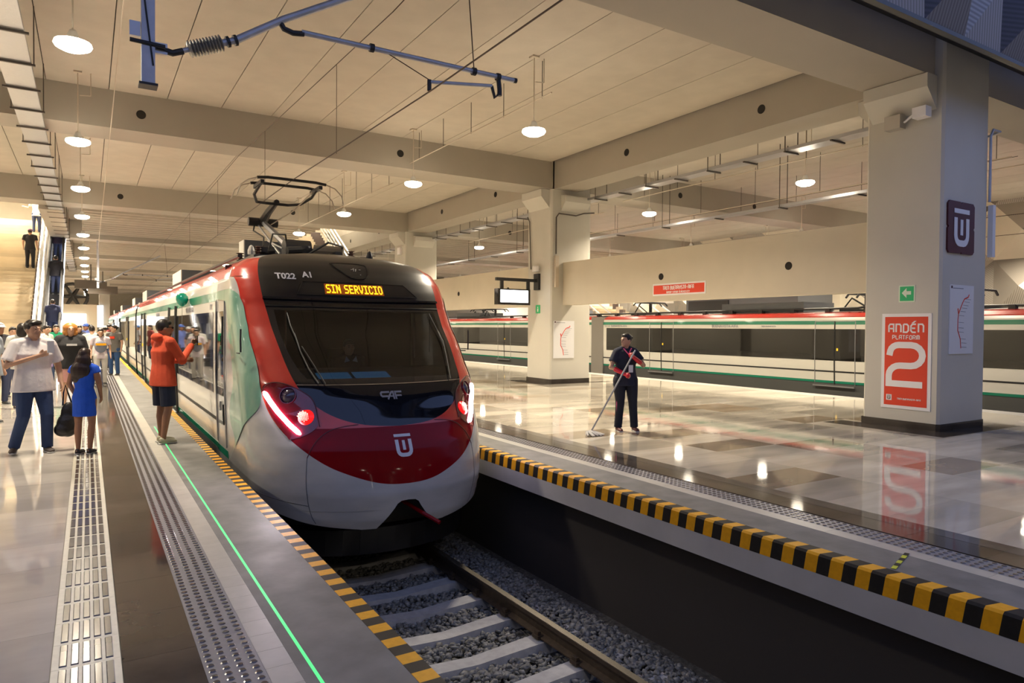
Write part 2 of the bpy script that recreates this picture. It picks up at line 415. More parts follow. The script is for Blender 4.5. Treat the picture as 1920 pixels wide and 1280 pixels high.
# pit
pit = tag(box('trackbed', (1.3, 4.9, -44, 120, -1.75, -1.52), M['ballastbed']), kind='structure')
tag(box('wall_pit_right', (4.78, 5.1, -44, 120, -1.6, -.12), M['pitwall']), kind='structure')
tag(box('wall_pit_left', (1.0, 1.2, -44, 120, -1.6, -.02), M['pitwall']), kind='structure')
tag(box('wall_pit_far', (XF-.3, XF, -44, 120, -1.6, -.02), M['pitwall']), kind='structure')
box('bed_surface', (1.2, 4.8, -44, 120, -1.55, -1.46), M['ballastbed'], pit)
tag(box('trackbed', (16.2, 25.0, -44, 120, -1.75, -1.45), M['ballastbed']), kind='structure')
# sleepers
prof = []
slp = MB()
secs = [(-1.25, .10, .20), (-1.05, .10, .20), (-.5, .095, .175), (0, .085, .145), (.5, .095, .175), (1.05, .10, .20), (1.25, .10, .20)]
vs_, fs_ = [], []
for x, hw, h in secs:
    vs_ += [(x, -hw-.03, -.2), (x, hw+.03, -.2), (x, hw, h-.2), (x, -hw, h-.2)]
for i in range(len(secs)-1):
    for k in range(4): fs_.append((i*4+k, i*4+(k+1) % 4, (i+1)*4+(k+1) % 4, (i+1)*4+k))
fs_ += [(3,2,1,0), (24,25,26,27)]
slm = MB().add(vs_, fs_).mesh('railway_sleeper', M['sleeper'])
clipm = MB().box(-.10, .10, -.05, .05, 0, .03).box(-.085, -.05, -.03, .03, .03, .065).box(.05, .085, -.03, .03, .03, .065).mesh('rail_clip', M['railside'])
first = True
ordn = ['first', 'second', 'third', 'fourth', 'fifth', 'sixth', 'seventh', 'eighth', 'ninth', 'tenth', 'eleventh']
for i in range(11):
    y = 2.4 + i*.61
    lab = ['railway sleeper in the ballast ahead of the train', 'sleeper']
    s = link('railway_sleeper', slm); s.location = (3.0, y, -1.335)
    tag(s, 'grey concrete railway sleeper in the ballast, %s counting from the camera' % ordn[i], 'sleeper', 'sleepers of the near track')
    for sx in (-.755, .755): link('rail_clip', clipm, s, (sx, 0, 0))
for sx, side in ((-.755, 'hidden by the near platform edge'), (.755, 'running past the red nose towards the camera')):
    r = empty('steel_rail', (3.0+sx, 0, -1.33), label='rusty steel rail with a worn bright head, ' + side, cat='rail')
    MB().prism([(-.07,0), (.07,0), (.07,.012), (.012,.03), (.010,.115), (.036,.125), (.036,.16), (-.036,.16), (-.036,.125), (-.010,.115), (-.012,.03), (-.07,.012)], 'y', -5, 110).build('rail_web', M['railside'], r)
    box('rail_head', (-.033, .033, -5, 110, .158, .166), M['railtop'], r)
# ballast stones
def ballast():
    ico = bmesh.new(); bmesh.ops.create_icosphere(ico, subdivisions=1, radius=1)
    iv = np.array([v.co[:] for v in ico.verts]); idx = np.array([[v.index for v in f.verts] for f in ico.faces]); ico.free()
    rng = np.random.default_rng(3); V = []; F = []; b = 0
    N = 26000
    for k in range(N):
        y = 2.2 + (rng.random()**1.5)*9.0; x = 1.95 + rng.random()*2.77
        d = abs(x-3.0); z = -1.445 + (.0 if x < 3.85 else (.085 if x < 4.3 else .085-.4*(x-4.3))) + rng.random()*.04
        ph = (y - 2.4) / .61; fr_ = abs(ph - round(ph))*.61
        if fr_ < .12 and d < .86: z -= .06
        if abs(d-.755) < .09: z -= .05
        s = .013 + rng.random()**1.6*.018
        sc_ = s*np.array([1+rng.random()*.7, 1+rng.random()*.5, .7+rng.random()*.4])
        a = rng.random()*6.28; ca, sa = math.cos(a), math.sin(a)
        p = iv*(1 + (rng.random((len(iv), 1))-.5)*.85)*sc_
        tilt = (rng.random()-.5)*1.2; ct, st = math.cos(tilt), math.sin(tilt)
        p = p @ np.array([[1,0,0],[0,ct,-st],[0,st,ct]]) @ np.array([[ca,-sa,0],[sa,ca,0],[0,0,1]]) + (x, y, z)
        V.append(p); F.append(idx + b); b += len(iv)
    V = np.concatenate(V); F = np.concatenate(F)
    me = bpy.data.meshes.new('ballast_stones'); me.vertices.add(len(V)); me.vertices.foreach_set('co', V.ravel())
    me.loops.add(F.size); me.loops.foreach_set('vertex_index', F.ravel().astype(np.int32))
    me.polygons.add(len(F)); me.polygons.foreach_set('loop_start', np.arange(0, F.size, 3, dtype=np.int32)); me.polygons.foreach_set('loop_total', np.full(len(F), 3, dtype=np.int32))
    me.materials.append(M['ballast']); me.update(); me.validate()
    return tag(link('gravel', me), 'loose grey crushed stone ballast between the rails and the platform wall', 'ballast', kind='stuff')
ballast()
g = MB()
for k in range(26):
    a = random.random()*6.28; r_ = random.random()*.07; x, y = 2.93 + r_*math.cos(a)*1.3, 3.42 + r_*math.sin(a)
    g.tube([(x, y, -1.41), (x+random.uniform(-.03,.03), y+random.uniform(-.03,.03), -1.40+random.random()*.03)], [.009, .004], 5)
tag(g.build('plastic_scrap', M['green2']), 'crumpled bright green plastic scrap lying on the ballast', 'litter')

# ------------------------------------------------------------------ ceiling, beams, columns
cl = tag(box('ceiling', (-14, 40, 5.9, 29.15, CZ+.04, CZ+.4), M['gap']), kind='structure')
for (y0, y1) in ((7.10, 16.95), (18.1, 28.05)):
    xs = [-5.15 + 1.11*k for k in range(15)] + [11.85]
    for a, b in zip(xs[:-1], xs[1:]):
        MB().box(a+.008, b-.008, y0, y1, CZ, CZ+.08).build('ceiling_panel', M['panel'], cl)
    xs = [12.95 + 1.11*k for k in range(16)] + [40]
    for a, b in zip(xs[:-1], xs[1:]):
        MB().box(a+.008, b-.008, y0, y1, CZ, CZ+.08).build('ceiling_panel', M['panel'], cl)
tag(MB().box(-1.55, 9.0, 29.15, 61, CZ+.05, CZ+.4).box(12.85, 40, 29.15, 61, CZ+.05, CZ+.4).build('ceiling', M['beam']), kind='structure')  # dark beam colour on this slab paints in the shade between the ribs
cl2 = tag(MB().box(-14, -1.55, 29.15, 31.5, CZ+.05, CZ+.4).box(-14, -1.55, 50, 120, CZ+.05, CZ+.4).box(-1.55, 9.0, 61, 120, CZ+.05, CZ+.4).box(9.0, 11.95, 39.2, 120, CZ+.05, CZ+.4).box(11.95, 12.85, 29.15, 61, CZ+.05, CZ+.4).box(11.95, 40, 61, 120, CZ+.05, CZ+.4).build('ceiling', M['panel']), kind='structure')
tag(MB().box(-14, -1.55, 31.5, 50, 10.2, 10.4).box(-14, -1.4, 50, 50.3, CZ, 10.2).box(-1.6, -1.4, 31.5, 50, CZ, 10.2).box(-14, -1.4, 31.3, 31.5, CZ+.4, 10.2).box(-14.2, -14, 31.3, 50.3, CZ, 10.2).build('wall_stairwell', M['paint']), kind='structure')
tag(MB().box(9, 12, 29.15, 39.3, 9.8, 10).box(8.9, 9.05, 29.15, 39.3, CZ+.4, 9.8).box(11.95, 12.1, 29.15, 39.3, CZ+.4, 9.8).box(9, 12, 39.2, 39.35, CZ, 9.8).box(9, 12, 29.0, 29.15, CZ+.4, 9.8).build('wall_upper_opening', M['paint']), kind='structure')
# the same hall goes on behind the camera, beyond the open strip
cl0 = tag(box('ceiling', (-14, 40, -44, -3.0, CZ, CZ+.4), M['panel']), kind='structure')
ribm = MB().prism([(-.055, -.24), (.055, -.24), (.10, .42), (-.10, .42)], 'x', 0, 1).mesh('ceiling_rib', M['panel'])
def ribs(x0, x1, y0, y1):
    y = y0 + .6
    while y < y1 - .3:
        o = link('ceiling_rib', ribm, cl2); o.scale = (x1-x0, 1, 1); o.location = (x0, y, CZ-.36); y += .75
for i, yb in enumerate(BAYS):
    y1 = BAYS[i+1] if i+1 < len(BAYS) else 110
    if i >= 2:
        if i in (2, 3): ribs(-.2, 9.0, yb+1.1, y1); ribs(12.95, 38.0, yb+1.1, y1)
        else: ribs(-8, 11.85, yb+1.1, y1)
        if i >= 4: ribs(12.95, 24, yb+1.1, y1)
def beam(d, holes=()):
    b = tag(box('beam', d, M['beam']), kind='structure')
    for (p, ax) in holes:
        m = MB(); n = 16
        ring = [(.095*math.cos(2*PI*k/n), .095*math.sin(2*PI*k/n)) for k in range(n)]
        if ax == 'y': m.prism([(p[0]+u, p[2]+v) for u, v in ring], 'y', p[1]-.006, p[1]+.02)
        else: m.prism([(p[1]+u, p[2]+v) for u, v in ring], 'x', p[0]-.006, p[0]+.02)
        m.build('conduit_hole', M['hole'], b)
    return b
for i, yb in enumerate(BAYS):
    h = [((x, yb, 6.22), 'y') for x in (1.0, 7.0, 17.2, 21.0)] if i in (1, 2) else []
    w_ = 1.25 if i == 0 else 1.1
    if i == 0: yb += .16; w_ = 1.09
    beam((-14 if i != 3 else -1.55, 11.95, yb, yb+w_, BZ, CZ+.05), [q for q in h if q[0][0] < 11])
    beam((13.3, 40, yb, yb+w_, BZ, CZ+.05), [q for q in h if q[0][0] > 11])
for i in range(len(BAYS)-1):
    a, b = BAYS[i]+(1.25 if i == 0 else 1.1), BAYS[i+1]
    beam((11.95, 12.85, a-.3, b+.3, BZ-.0, CZ+.045), [((11.95, a+2.4, 6.25), 'x'), ((11.95, a+6.6, 6.25), 'x')] if i < 3 else [])
    if i < 2 or i > 4: beam((-8.9, -7.9, a, b, BZ, CZ+.045))
beam((-1.45, -.75, 29.1, 39.2, BZ-.15, CZ+.045)); beam((-1.45, -.75, 40.2, 50.3, BZ-.15, CZ+.045))
# columns
def column(x0, x1, y0, y1):
    c = empty('column', ((x0+x1)/2, (y0+y1)/2, 0), kind='structure')
    cx, cy = (x0+x1)/2, (y0+y1)/2; hx, hy = (x1-x0)/2, (y1-y0)/2
    b = .04
    MB().prism([(-hx+b,-hy),(hx-b,-hy),(hx,-hy+b),(hx,hy-b),(hx-b,hy),(-hx+b,hy),(-hx,hy-b),(-hx,-hy+b)], 'z', .12, CZ+.02).build('shaft', M['paintcol'], c)
    MB().prism([(-hx-.012+b,-hy-.012),(hx+.012-b,-hy-.012),(hx+.012,-hy+b),(hx+.012,hy+.012),(-hx-.012,hy+.012),(-hx-.012,-hy+b)], 'z', 0, .12).build('skirting', M['tilebrown'], c)
    # corbels: left face (towards -x) and front face (towards -y)
    MB().prism([(-hx, 5.30), (-hx, 5.84), (-hx-.30, 5.84), (-hx-.30, 5.62)], 'y', -hy+.12, hy-.1).build('corbel', M['paintcol'], c)
    if y0 > 6: MB().prism([(-hy, 5.22), (-hy, 5.70), (-hy-.22, 5.66), (-hy-.22, 5.48)], 'x', -hx+.35, hx-.2).build('corbel', M['paintcol'], c)
    MB().prism([(hy, 5.3), (hy, 5.84), (hy+.30, 5.84), (hy+.30, 5.62)], 'x', -hx+.2, hx-.2).build('corbel', M['paintcol'], c)
    return c
for i, yb in enumerate(BAYS[:8]):
    column(11.86, 13.36, yb, yb+1.3)
column(-.75, .05, 44.5, 45.5) if False else None
for yb in BAYS[5:7]: column(-9.1, -7.7, yb, yb+1.3)
# dark marble apron on the floor around the two near columns
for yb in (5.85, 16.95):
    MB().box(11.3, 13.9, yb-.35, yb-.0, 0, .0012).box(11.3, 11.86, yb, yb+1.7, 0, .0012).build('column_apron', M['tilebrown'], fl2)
# spandrel wall on the second platform
sp = empty('wall_spandrel', (12.3, 0, 0), kind='structure')
for i in range(len(BAYS)-2):
    a, b = BAYS[i]+1.3, BAYS[i+1]
    MB().box(0, .35, a, b, 2.37, 3.66).build('wall_panel', M['paint'], sp)
    for yy in (a+1.9+.0, a+5.6):
        n = 16; MB().prism([(yy+.085*math.cos(2*PI*k/n), 2.98+.085*math.sin(2*PI*k/n)) for k in range(n)], 'x', -.005, .02).build('conduit_hole', M['hole'], sp)
# far boundaries of the hall
tag(box('wall_end', (-14, 40, 112, 112.3, -1.5, CZ), M['paint']), kind='structure')
tag(box('wall_left', (-14.3, -14, 5.85, 112, 0, CZ), M['paint']), kind='structure')
tag(box('wall_right', (30.0, 30.3, -44, 112, -1.5, 9), M['signwhite']), kind='structure')
tag(box('floor', (25.0, 30.0, -44, 112, -.5, 0), M['concrete']), kind='structure')

# folded triangular facade panels: one above the near beam, one beyond the right train
def facade(name, label, origin, ux, cols, rows, wd, ht, depth, uz=(0,0,1), mats=('mesh_a','mesh_b','mesh_c')):
    f = empty(name, (0,0,0), label=label, cat='wall panel')
    ux = Vector(ux); uz = Vector(uz); nz = Vector(depth); O = Vector(origin)
    for i in range(cols):
        for j in range(rows):
            flip = (i + j) % 2
            a = O + ux*wd*i + uz*ht*j; b = a + ux*wd; c = a + uz*ht; d = b + uz*ht
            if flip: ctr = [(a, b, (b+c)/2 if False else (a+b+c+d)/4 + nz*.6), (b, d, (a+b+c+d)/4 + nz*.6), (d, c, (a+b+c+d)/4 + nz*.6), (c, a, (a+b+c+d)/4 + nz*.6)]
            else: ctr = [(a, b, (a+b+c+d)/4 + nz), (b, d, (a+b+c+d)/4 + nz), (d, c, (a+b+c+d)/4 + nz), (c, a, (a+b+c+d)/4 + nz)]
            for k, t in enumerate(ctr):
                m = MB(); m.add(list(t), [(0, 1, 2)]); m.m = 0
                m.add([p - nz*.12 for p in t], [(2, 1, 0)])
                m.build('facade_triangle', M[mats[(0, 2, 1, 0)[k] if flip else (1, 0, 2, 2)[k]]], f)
    return f
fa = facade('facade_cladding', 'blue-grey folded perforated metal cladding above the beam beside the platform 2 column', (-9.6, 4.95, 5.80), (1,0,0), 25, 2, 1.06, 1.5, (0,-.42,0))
MB().box(-9.6, 16.9, 4.93, 5.02, 5.74, 5.80).build('bottom_frame', M['skirt'], fa)
box('soffit', (-9.6, 16.9, 5.02, 5.85, 6.35, 6.4), M['darkmetal'], fa)
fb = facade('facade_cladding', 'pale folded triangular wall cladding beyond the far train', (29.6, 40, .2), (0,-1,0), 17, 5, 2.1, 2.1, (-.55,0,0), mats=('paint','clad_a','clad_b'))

# ------------------------------------------------------------------ train nose surface
XC = 3.0
ZC_=[-.75,-.45,-.15,.1,.33,.58,.86,1.0,1.2,1.41,1.66,1.92,2.13,2.3,2.45,2.56,2.64,2.70]
YC_=[7.15,7.02,6.97,7.03,7.12,7.28,7.49,7.62,7.87,8.11,8.42,8.66,8.79,8.92,9.08,9.25,9.5,9.95]
ZW_=[-.85,-.5,0,.5,.9,1.3,1.7,2.0,2.25,2.42,2.55,2.64,2.70,2.715]
WW_=[1.33,1.40,1.45,1.47,1.48,1.48,1.48,1.475,1.455,1.40,1.22,.95,.5,.0]
ZN_=[-.8,0,.45,.7,.9,1.0,1.5,2.0,2.3,2.5,2.7]
NN_=[2.1,2.1,2.2,2.4,3.2,3.8,5.5,6.5,6,5,3.5]
LL_=[1.4,1.3,1.2,1.15,1.1,1.05,.8,.6,.55,.5,.5]
def smooth_tab(xs, ys, k=.07):
    g = np.linspace(-.9, 2.72, 725); v = np.interp(g, xs, ys)
    n = int(k/.005); ker = np.hanning(2*n+1); ker /= ker.sum()
    return g, np.convolve(np.pad(v, n, mode='edge'), ker, 'valid')
gT, vT = smooth_tab(ZC_, YC_); gN, vN = smooth_tab(ZN_, NN_); gL, vL = smooth_tab(ZN_, LL_); gW, vW = smooth_tab(ZW_, WW_, .03)
def tip(z): return float(np.interp(z, gT, vT))
def wid(z): return float(np.interp(z, ZW_, WW_)) if z > 2.5 else float(np.interp(z, gW, vW))
def S(th, z):
    """point on the nose: th in [-pi/2, pi/2] around the front, beyond it straight back along the side"""
    w_ = wid(z); L = float(np.interp(z, gL, vL)); n = float(np.interp(z, gN, vN)); sgn = 1 if th >= 0 else -1
    t = abs(th)
    if t <= PI/2: return Vector((XC + sgn*w_*math.sin(t)**(2/n), tip(z) + L*(1-math.cos(t)), z))
    return Vector((XC + sgn*w_, tip(z) + L + (t-PI/2), z))
def th_of_a(a, z):
    w_ = max(wid(z), 1e-4); n = float(np.interp(z, gN, vN)); t = min(1.0, abs(a)/w_)
    return math.copysign(math.asin(min(1, t**(n/2))), a)
def th_of_y(y, z, sgn=-1):
    L = float(np.interp(z, gL, vL)); d = y - tip(z)
    if d >= L: return sgn*(PI/2 + d - L)
    return sgn*math.acos(max(-1, min(1, 1-d/L)))
def Nrm(th, z):
    e = .004; th = math.copysign(max(abs(th), .02), th if th else 1)
    a = S(th+e, z) - S(th-e, z); b = S(th, min(z+e, 2.7)) - S(th, z-e)
    n = a.cross(b)
    return n.normalized() if n.length > 1e-12 else Vector((0,-1,0))
def SP(a, z, off=0.0):
    t = th_of_a(a, z); return S(t, z) + Nrm(t, z)*off
def patch(name, rows, m, parent, off=0.0, cells=12, smooth=True, flip=False, thick=0.0):
    """rows: list of (z, th0, th1): a strip of surface between two angles for each height"""
    V = []; NN = []; F = []; nc = cells + 1
    for z, t0, t1 in rows:
        for k in range(nc):
            t = t0 + (t1-t0)*k/cells; n = Nrm(t, z); V.append(S(t, z) + n*off); NN.append(n)
    for i in range(len(rows)-1):
        for k in range(cells):
            q = (i*nc+k, i*nc+k+1, (i+1)*nc+k+1, (i+1)*nc+k)
            if (V[q[0]]-V[q[1]]).length < 1e-5 and (V[q[2]]-V[q[3]]).length < 1e-5: continue
            F.append(q if not flip else q[::-1])
    if thick:
        nb = len(V); V += [v - n*thick for v, n in zip(V, NN)]; NN += NN
        R_ = len(rows)
        edge_ = [k for k in range(nc)] + [i*nc+cells for i in range(1, R_)] + [(R_-1)*nc + k for k in range(cells-1, -1, -1)] + [i*nc for i in range(R_-2, 0, -1)]
        for a, b in zip(edge_, edge_[1:] + edge_[:1]): F.append((b, a, a+nb, b+nb))
    me = bpy.data.meshes.new(name); me.from_pydata([tuple(v) for v in V], [], F); me.materials.append(m)
    me.polygons.foreach_set('use_smooth', [True]*len(F)); me.update()
    if not flip: me.normals_split_custom_set_from_vertices([tuple(n) for n in NN])
    return link(name, me, parent)
def chaikin(tab, it=3):
    P = [tuple(map(float, p)) for p in tab]
    for _ in range(it):
        Q = [P[0]]
        for a, b in zip(P[:-1], P[1:]):
            Q.append((a[0]*.75+b[0]*.25, a[1]*.75+b[1]*.25)); Q.append((a[0]*.25+b[0]*.75, a[1]*.25+b[1]*.75))
        P = Q + [P[-1]]
    return P
def tabf(tab, it=3):
    P = chaikin(tab, it) if it else tab
    zs = [p[0] for p in P]; v = [p[1] for p in P]
    f = lambda z: float(np.interp(z, zs, v))
    f.zs = zs; return f
maskf = tabf([(.540,0),(.548,.2),(.565,.38),(.60,.54),(.66,.70),(.75,.84),(.87,.95),(1.0,1.03),(1.21,1.08),(1.45,1.115),(1.67,1.135),(1.89,1.155),(2.0,1.17),(2.13,1.18),(2.34,1.18),(2.52,1.12),(2.6,1.0),(2.66,.75),(2.7,.45),(2.715,0)])
redf = tabf([(-.062,0),(-.058,.16),(-.04,.30),(-.01,.42),(.05,.59),(.14,.80),(.26,.97),(.39,1.11),(.55,1.235),(.77,1.32),(1.03,1.355),(1.29,1.375),(1.6,1.39),(1.93,1.395),(2.18,1.40),(2.27,1.42)])
red0 = redf; redf = lambda z: 9.0 if z > 2.285 else red0(z)
redf.zs = red0.zs
glassf = tabf([(1.06,.90),(1.1,.93),(1.24,1.0),(1.5,1.06),(1.86,1.07)])
notchf = tabf([(-.6,.36),(-.545,.33),(-.53,.32),(-.35,.17),(-.25,.11),(-.24,0)], 1)
botf = tabf([(-.60,.40),(-.545,.46),(-.53,.60),(-.50,.85),(-.46,1.05),(-.40,1.22),(-.36,1.36),(-.32,1.5)])

train = empty('passenger_train', (0,0,0), label='red, white and black commuter train with lit amber display, nose towards the camera', cat='train')
def rngz(a, b, extra, step=.06):
    zs = set(round(z, 4) for z in extra if a <= z <= b) | {a, b}
    z = a
    while z < b: zs.add(round(z, 4)); z += step
    return sorted(zs)
YJ = 10.3                                   # where the nose module meets the first car
def thb(z): return th_of_y(YJ, z, 1)
# white shell: one continuous patch on each side, from the skirt edge up to the roof colour
key = list(maskf.zs)
zz = rngz(-.545, 2.29, [z for z in redf.zs + notchf.zs + botf.zs])
zz = [z for k, z in enumerate(zz) if k == 0 or z - zz[k-1] > .0012]
for s in (-1, 1):
    rows = []
    for z in zz:
        t1 = thb(z) if z >= -.33 else th_of_a(min(botf(z), wid(z)*.9999), z)
        a0 = notchf(z) if z < -.2 else (redf(z) if z > -.062 else 0.0)
        t0 = th_of_a(min(a0, wid(z)*.9995), z)
        rows.append((z, s*t0, s*t1))
    if s < 0: rows = [(z, b, a) for z, a, b in rows]
    patch('nose_side_shell', rows, M['white'], train, cells=56)
# red front cover and pillars
zz = rngz(-.062, .54, redf.zs)
rows = [(z, -th_of_a(redf(z), z), th_of_a(redf(z), z)) for z in zz]
patch('nose_cover', rows, M['redcover'], train, cells=60)
zz = rngz(.54, 2.29, key + redf.zs)
for s in (-1, 1):
    rows = []
    for z in zz:
        t0 = th_of_a(maskf(z), z); t1 = thb(z) if redf(z) > 2 else th_of_a(min(redf(z), wid(z)*.9995), z)
        rows.append((z, s*t0, s*t1) if s > 0 else (z, -t1, -t0))
    patch('red_pillar', rows, M['red'], train, cells=16)
zz = rngz(2.29, 2.715, [2.34,2.52,2.6,2.66,2.7], .03)
for s in (-1, 1):
    rows = []
    for z in zz:
        t0 = th_of_a(min(maskf(z), wid(z)), z); t1 = thb(z)
        rows.append((z, s*t0, s*t1) if s > 0 else (z, -t1, -t0))
    patch('roof_corner', [r for r in rows if r[0] <= 2.57], M['red'], train, cells=40)
    patch('roof_skin', [r for r in rows if r[0] >= 2.55], M['roofgrey'], train, cells=40)
# black mask: lower panel, window surround, glass, satin forehead
zz = rngz(.54, 1.06, key)
patch('lower_mask', [(z, -th_of_a(maskf(z), z), th_of_a(maskf(z), z)) for z in zz], M['mask'], train, cells=48)
zz = rngz(1.06, 1.86, [1.1,1.24,1.5,1.21,1.45,1.67])
for s in (-1, 1):
    rows = [(z, s*th_of_a(glassf(z), z), s*th_of_a(maskf(z), z)) for z in zz]
    if s < 0: rows = [(z, b, a) for z, a, b in rows]
    patch('window_surround', rows, M['mask'], train, cells=10)
glass = patch('windshield', [(z, -th_of_a(glassf(z), z), th_of_a(glassf(z), z)) for z in zz], M['windshield'], train, cells=48)
patch('sun_band', [(z, -th_of_a(maskf(z), z), th_of_a(maskf(z), z)) for z in rngz(1.86, 2.0, [1.89])], M['mask'], train, cells=48)
zz = rngz(2.0, 2.715, [2.13,2.34,2.52,2.6,2.66,2.7], .04)
patch('forehead_panel', [(z, -th_of_a(min(maskf(z), wid(z)), z), th_of_a(min(maskf(z), wid(z)), z)) for z in zz], M['satin'], train, off=.004, cells=52)
# dark lining inside the cab
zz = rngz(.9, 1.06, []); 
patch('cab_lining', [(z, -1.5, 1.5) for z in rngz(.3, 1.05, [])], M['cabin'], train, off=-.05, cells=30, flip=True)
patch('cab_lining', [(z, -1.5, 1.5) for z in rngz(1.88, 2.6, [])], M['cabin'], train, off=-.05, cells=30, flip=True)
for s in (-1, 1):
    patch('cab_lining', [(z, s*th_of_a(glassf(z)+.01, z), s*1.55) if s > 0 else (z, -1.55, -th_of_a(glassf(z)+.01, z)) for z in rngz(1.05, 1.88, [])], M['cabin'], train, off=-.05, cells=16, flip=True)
cab = MB().box(1.62, 4.38, 10.15, 10.2, -.2, 2.5).box(1.62, 4.38, 8.0, 10.2, .2, .25).build('cab_bulkhead', M['cabin'], train)
dk = MB().prism([(8.05, .5), (8.05, .98), (8.5, 1.12), (8.9, 1.12), (8.9, .5)], 'x', 1.72, 4.28).build('driver_desk', M['cabin'], train)
MB().prism([(8.12, 1.012), (8.34, 1.082), (8.335, 1.09), (8.115, 1.02)], 'x', 2.35, 2.75).prism([(8.12, 1.012), (8.34, 1.082), (8.335, 1.09), (8.115, 1.02)], 'x', 2.8, 3.25).build('desk_screen', M['cabblue'], dk)
MB().tube([(2.3, 9.6, 1.0), (2.3, 9.6, 1.95)], .012, 8).build('cab_pole', M['pole'], train)
MB().tube([(4.15, 9.5, 1.2), (4.15, 9.5, 1.95)], .02, 8).build('cab_pole', M['curb'], train)

# seams, lips and furniture on the nose
def ribbon(name, pts, wd, m, parent, off=.004):
    if len(pts) > 3 and name != 'display_rim': pts = chaikin(pts, 2)
    """thin raised strip following (a, z) points over the nose"""
    P = []
    for i in range(len(pts)-1):
        (a0, z0), (a1, z1) = pts[i], pts[i+1]; n = max(2, int(math.hypot(a1-a0, z1-z0)/.03))
        P += [(a0+(a1-a0)*k/n, z0+(z1-z0)*k/n) for k in range(n)]
    P.append(pts[-1])
    V = []; F = []
    for i, (a, z) in enumerate(P):
        p = SP(a, z, off); n = Nrm(th_of_a(a, z), z)
        d = (SP(*P[min(i+1, len(P)-1)]) - SP(*P[max(i-1, 0)])).normalized(); s_ = n.cross(d).normalized()*wd/2
        V += [p-s_, p+s_, p+s_-n*off*1.5, p-s_-n*off*1.5]
    for i in range(len(P)-1):
        b = i*4
        for k in range(4): F.append((b+k, b+(k+1) % 4, b+4+(k+1) % 4, b+4+k))
    F += [(3,2,1,0), (len(V)-4, len(V)-3, len(V)-2, len(V)-1)]
    return MB().add([tuple(v) for v in V], F).build(name, m, parent, fix=True)
for s in (-1, 1):
    ribbon('panel_seam', [(s*.46,.575),(s*.62,.56),(s*.76,.525),(s*.87,.45),(s*.95,.35),(s*1.0,.24)], .008, M['redseam'], train)
    ribbon('panel_seam', [(s*1.0,.24),(s*1.02,.07),(s*1.02,-.16),(s*.97,-.38),(s*.92,-.47)], .006, M['hvacd'], train, off=.002)
    ribbon('panel_seam', [(s*1.0,-.27),(s*1.25,-.235),(s*1.40,-.20),(s*1.449,-.17)], .005, M['hvacd'], train, off=.002)
ribbon('mask_trim', [(-1.02,1.0),(-.5,.99),(0,.985),(.5,.99),(1.02,1.0)], .011, M['chrome'], train, off=.006)
ribbon('visor_lip', [(-1.17,2.0),(-.6,1.99),(0,1.985),(.6,1.99),(1.17,2.0)], .03, M['mask'], train, off=.022)
ribbon('visor_lip', [(-1.15,1.905),(-.6,1.90),(0,1.90),(.6,1.90),(1.15,1.905)], .012, M['satin'], train, off=.012)
def wiper(pts, s):
    w_ = MB(); P = [SP(a, z, .03) for a, z in pts]; w_.tube(P, .007, 6)
    return w_
wl = wiper([(-.80,1.0),(-.86,1.15),(-.90,1.35),(-.91,1.55)], -1)  .build('wiper_arm', M['skirt'], train)
wiper([(-.91,1.50),(-.93,1.65),(-.935,1.80)], -1).build('wiper_blade', M['darkmetal'], wl)
wiper([(-.73,.99),(-.80,1.2),(-.87,1.4)], -1).build('wiper_link', M['darkmetal'], wl)
wr = wiper([(.84,1.0),(.93,1.25),(.99,1.45),(.99,1.58)], 1).build('wiper_arm', M['skirt'], train)
wiper([(.96,1.38),(.985,1.6),(.96,1.82)], 1).build('wiper_blade', M['darkmetal'], wr)
# destination display
def sheet(name, outline, m, parent, off, n=10):
    """outline: rows (z, a0, a1) drawn as a plate standing proud of the nose"""
    return patch(name, [(z, th_of_a(a0, z), th_of_a(a1, z)) for z, a0, a1 in outline], m, parent, off=off, cells=n, thick=off*.9)
disp = sheet('display_window', [(2.05,-.76,.86),(2.07,-.77,.85),(2.12,-.75,.81),(2.18,-.72,.76),(2.215,-.68,.70),(2.225,-.64,.66)], M['dispglass'], train, .010, 20)
ribbon('display_rim', [(-.77,2.055),(0,2.043),(.86,2.055),(.70,2.225),(0,2.235),(-.67,2.225),(-.77,2.055)], .012, M['satin'], disp, off=.016)
sheet('led_panel', [(2.068,-.41,.39),(2.205,-.40,.39)], M['ledbg'], disp, .013, 16)
FONT = {'S':'01111,10000,10000,01110,00001,00001,11110','I':'11111,00100,00100,00100,00100,00100,11111','N':'10001,11001,10101,10101,10011,10001,10001',
        'E':'11111,10000,10000,11110,10000,10000,11111','R':'11110,10001,10001,11110,10100,10010,10001','V':'10001,10001,10001,10001,01010,01010,00100',
        'C':'01110,10001,10000,10000,10000,10001,01110','O':'01110,10001,10001,10001,10001,10001,01110',' ':''}
m = MB(); adv = 0
for ch in 'SIN SERVICIO':
    if ch == ' ': adv += 4; continue
    for r_, row in enumerate(FONT[ch].split(',')):
        for c_, v in enumerate(row):
            if v == '1':
                pw = .0103; a = -.385 + (adv + c_)*pw*1.02; z = 2.192 - r_*.0158
                q = [SP(a + u*pw*1.12, z - t*.0158*.98, .0165) for u, t in ((0,1),(1,1),(1,0),(0,0))]
                m.add([tuple(p) for p in q], [(0,1,2,3)])
    adv += 6.3
m.build('lettering', M['ledtxt'], disp)
def wrap_text(body, size, a0, z0, m, off, sx=1.0, bold=0.0, **k):
    me = text_mesh(body, size, extrude=.0, bold=bold, **k); me.materials.clear(); me.materials.append(m)
    for v in me.vertices:
        p = SP(a0 + v.co.x*sx, z0 + v.co.y, off); v.co = p
    return link('lettering', me, train)
wrap_text('T022', .105, -.865, 2.285, M['texw'], .010, sx=1.12, bold=.0035)
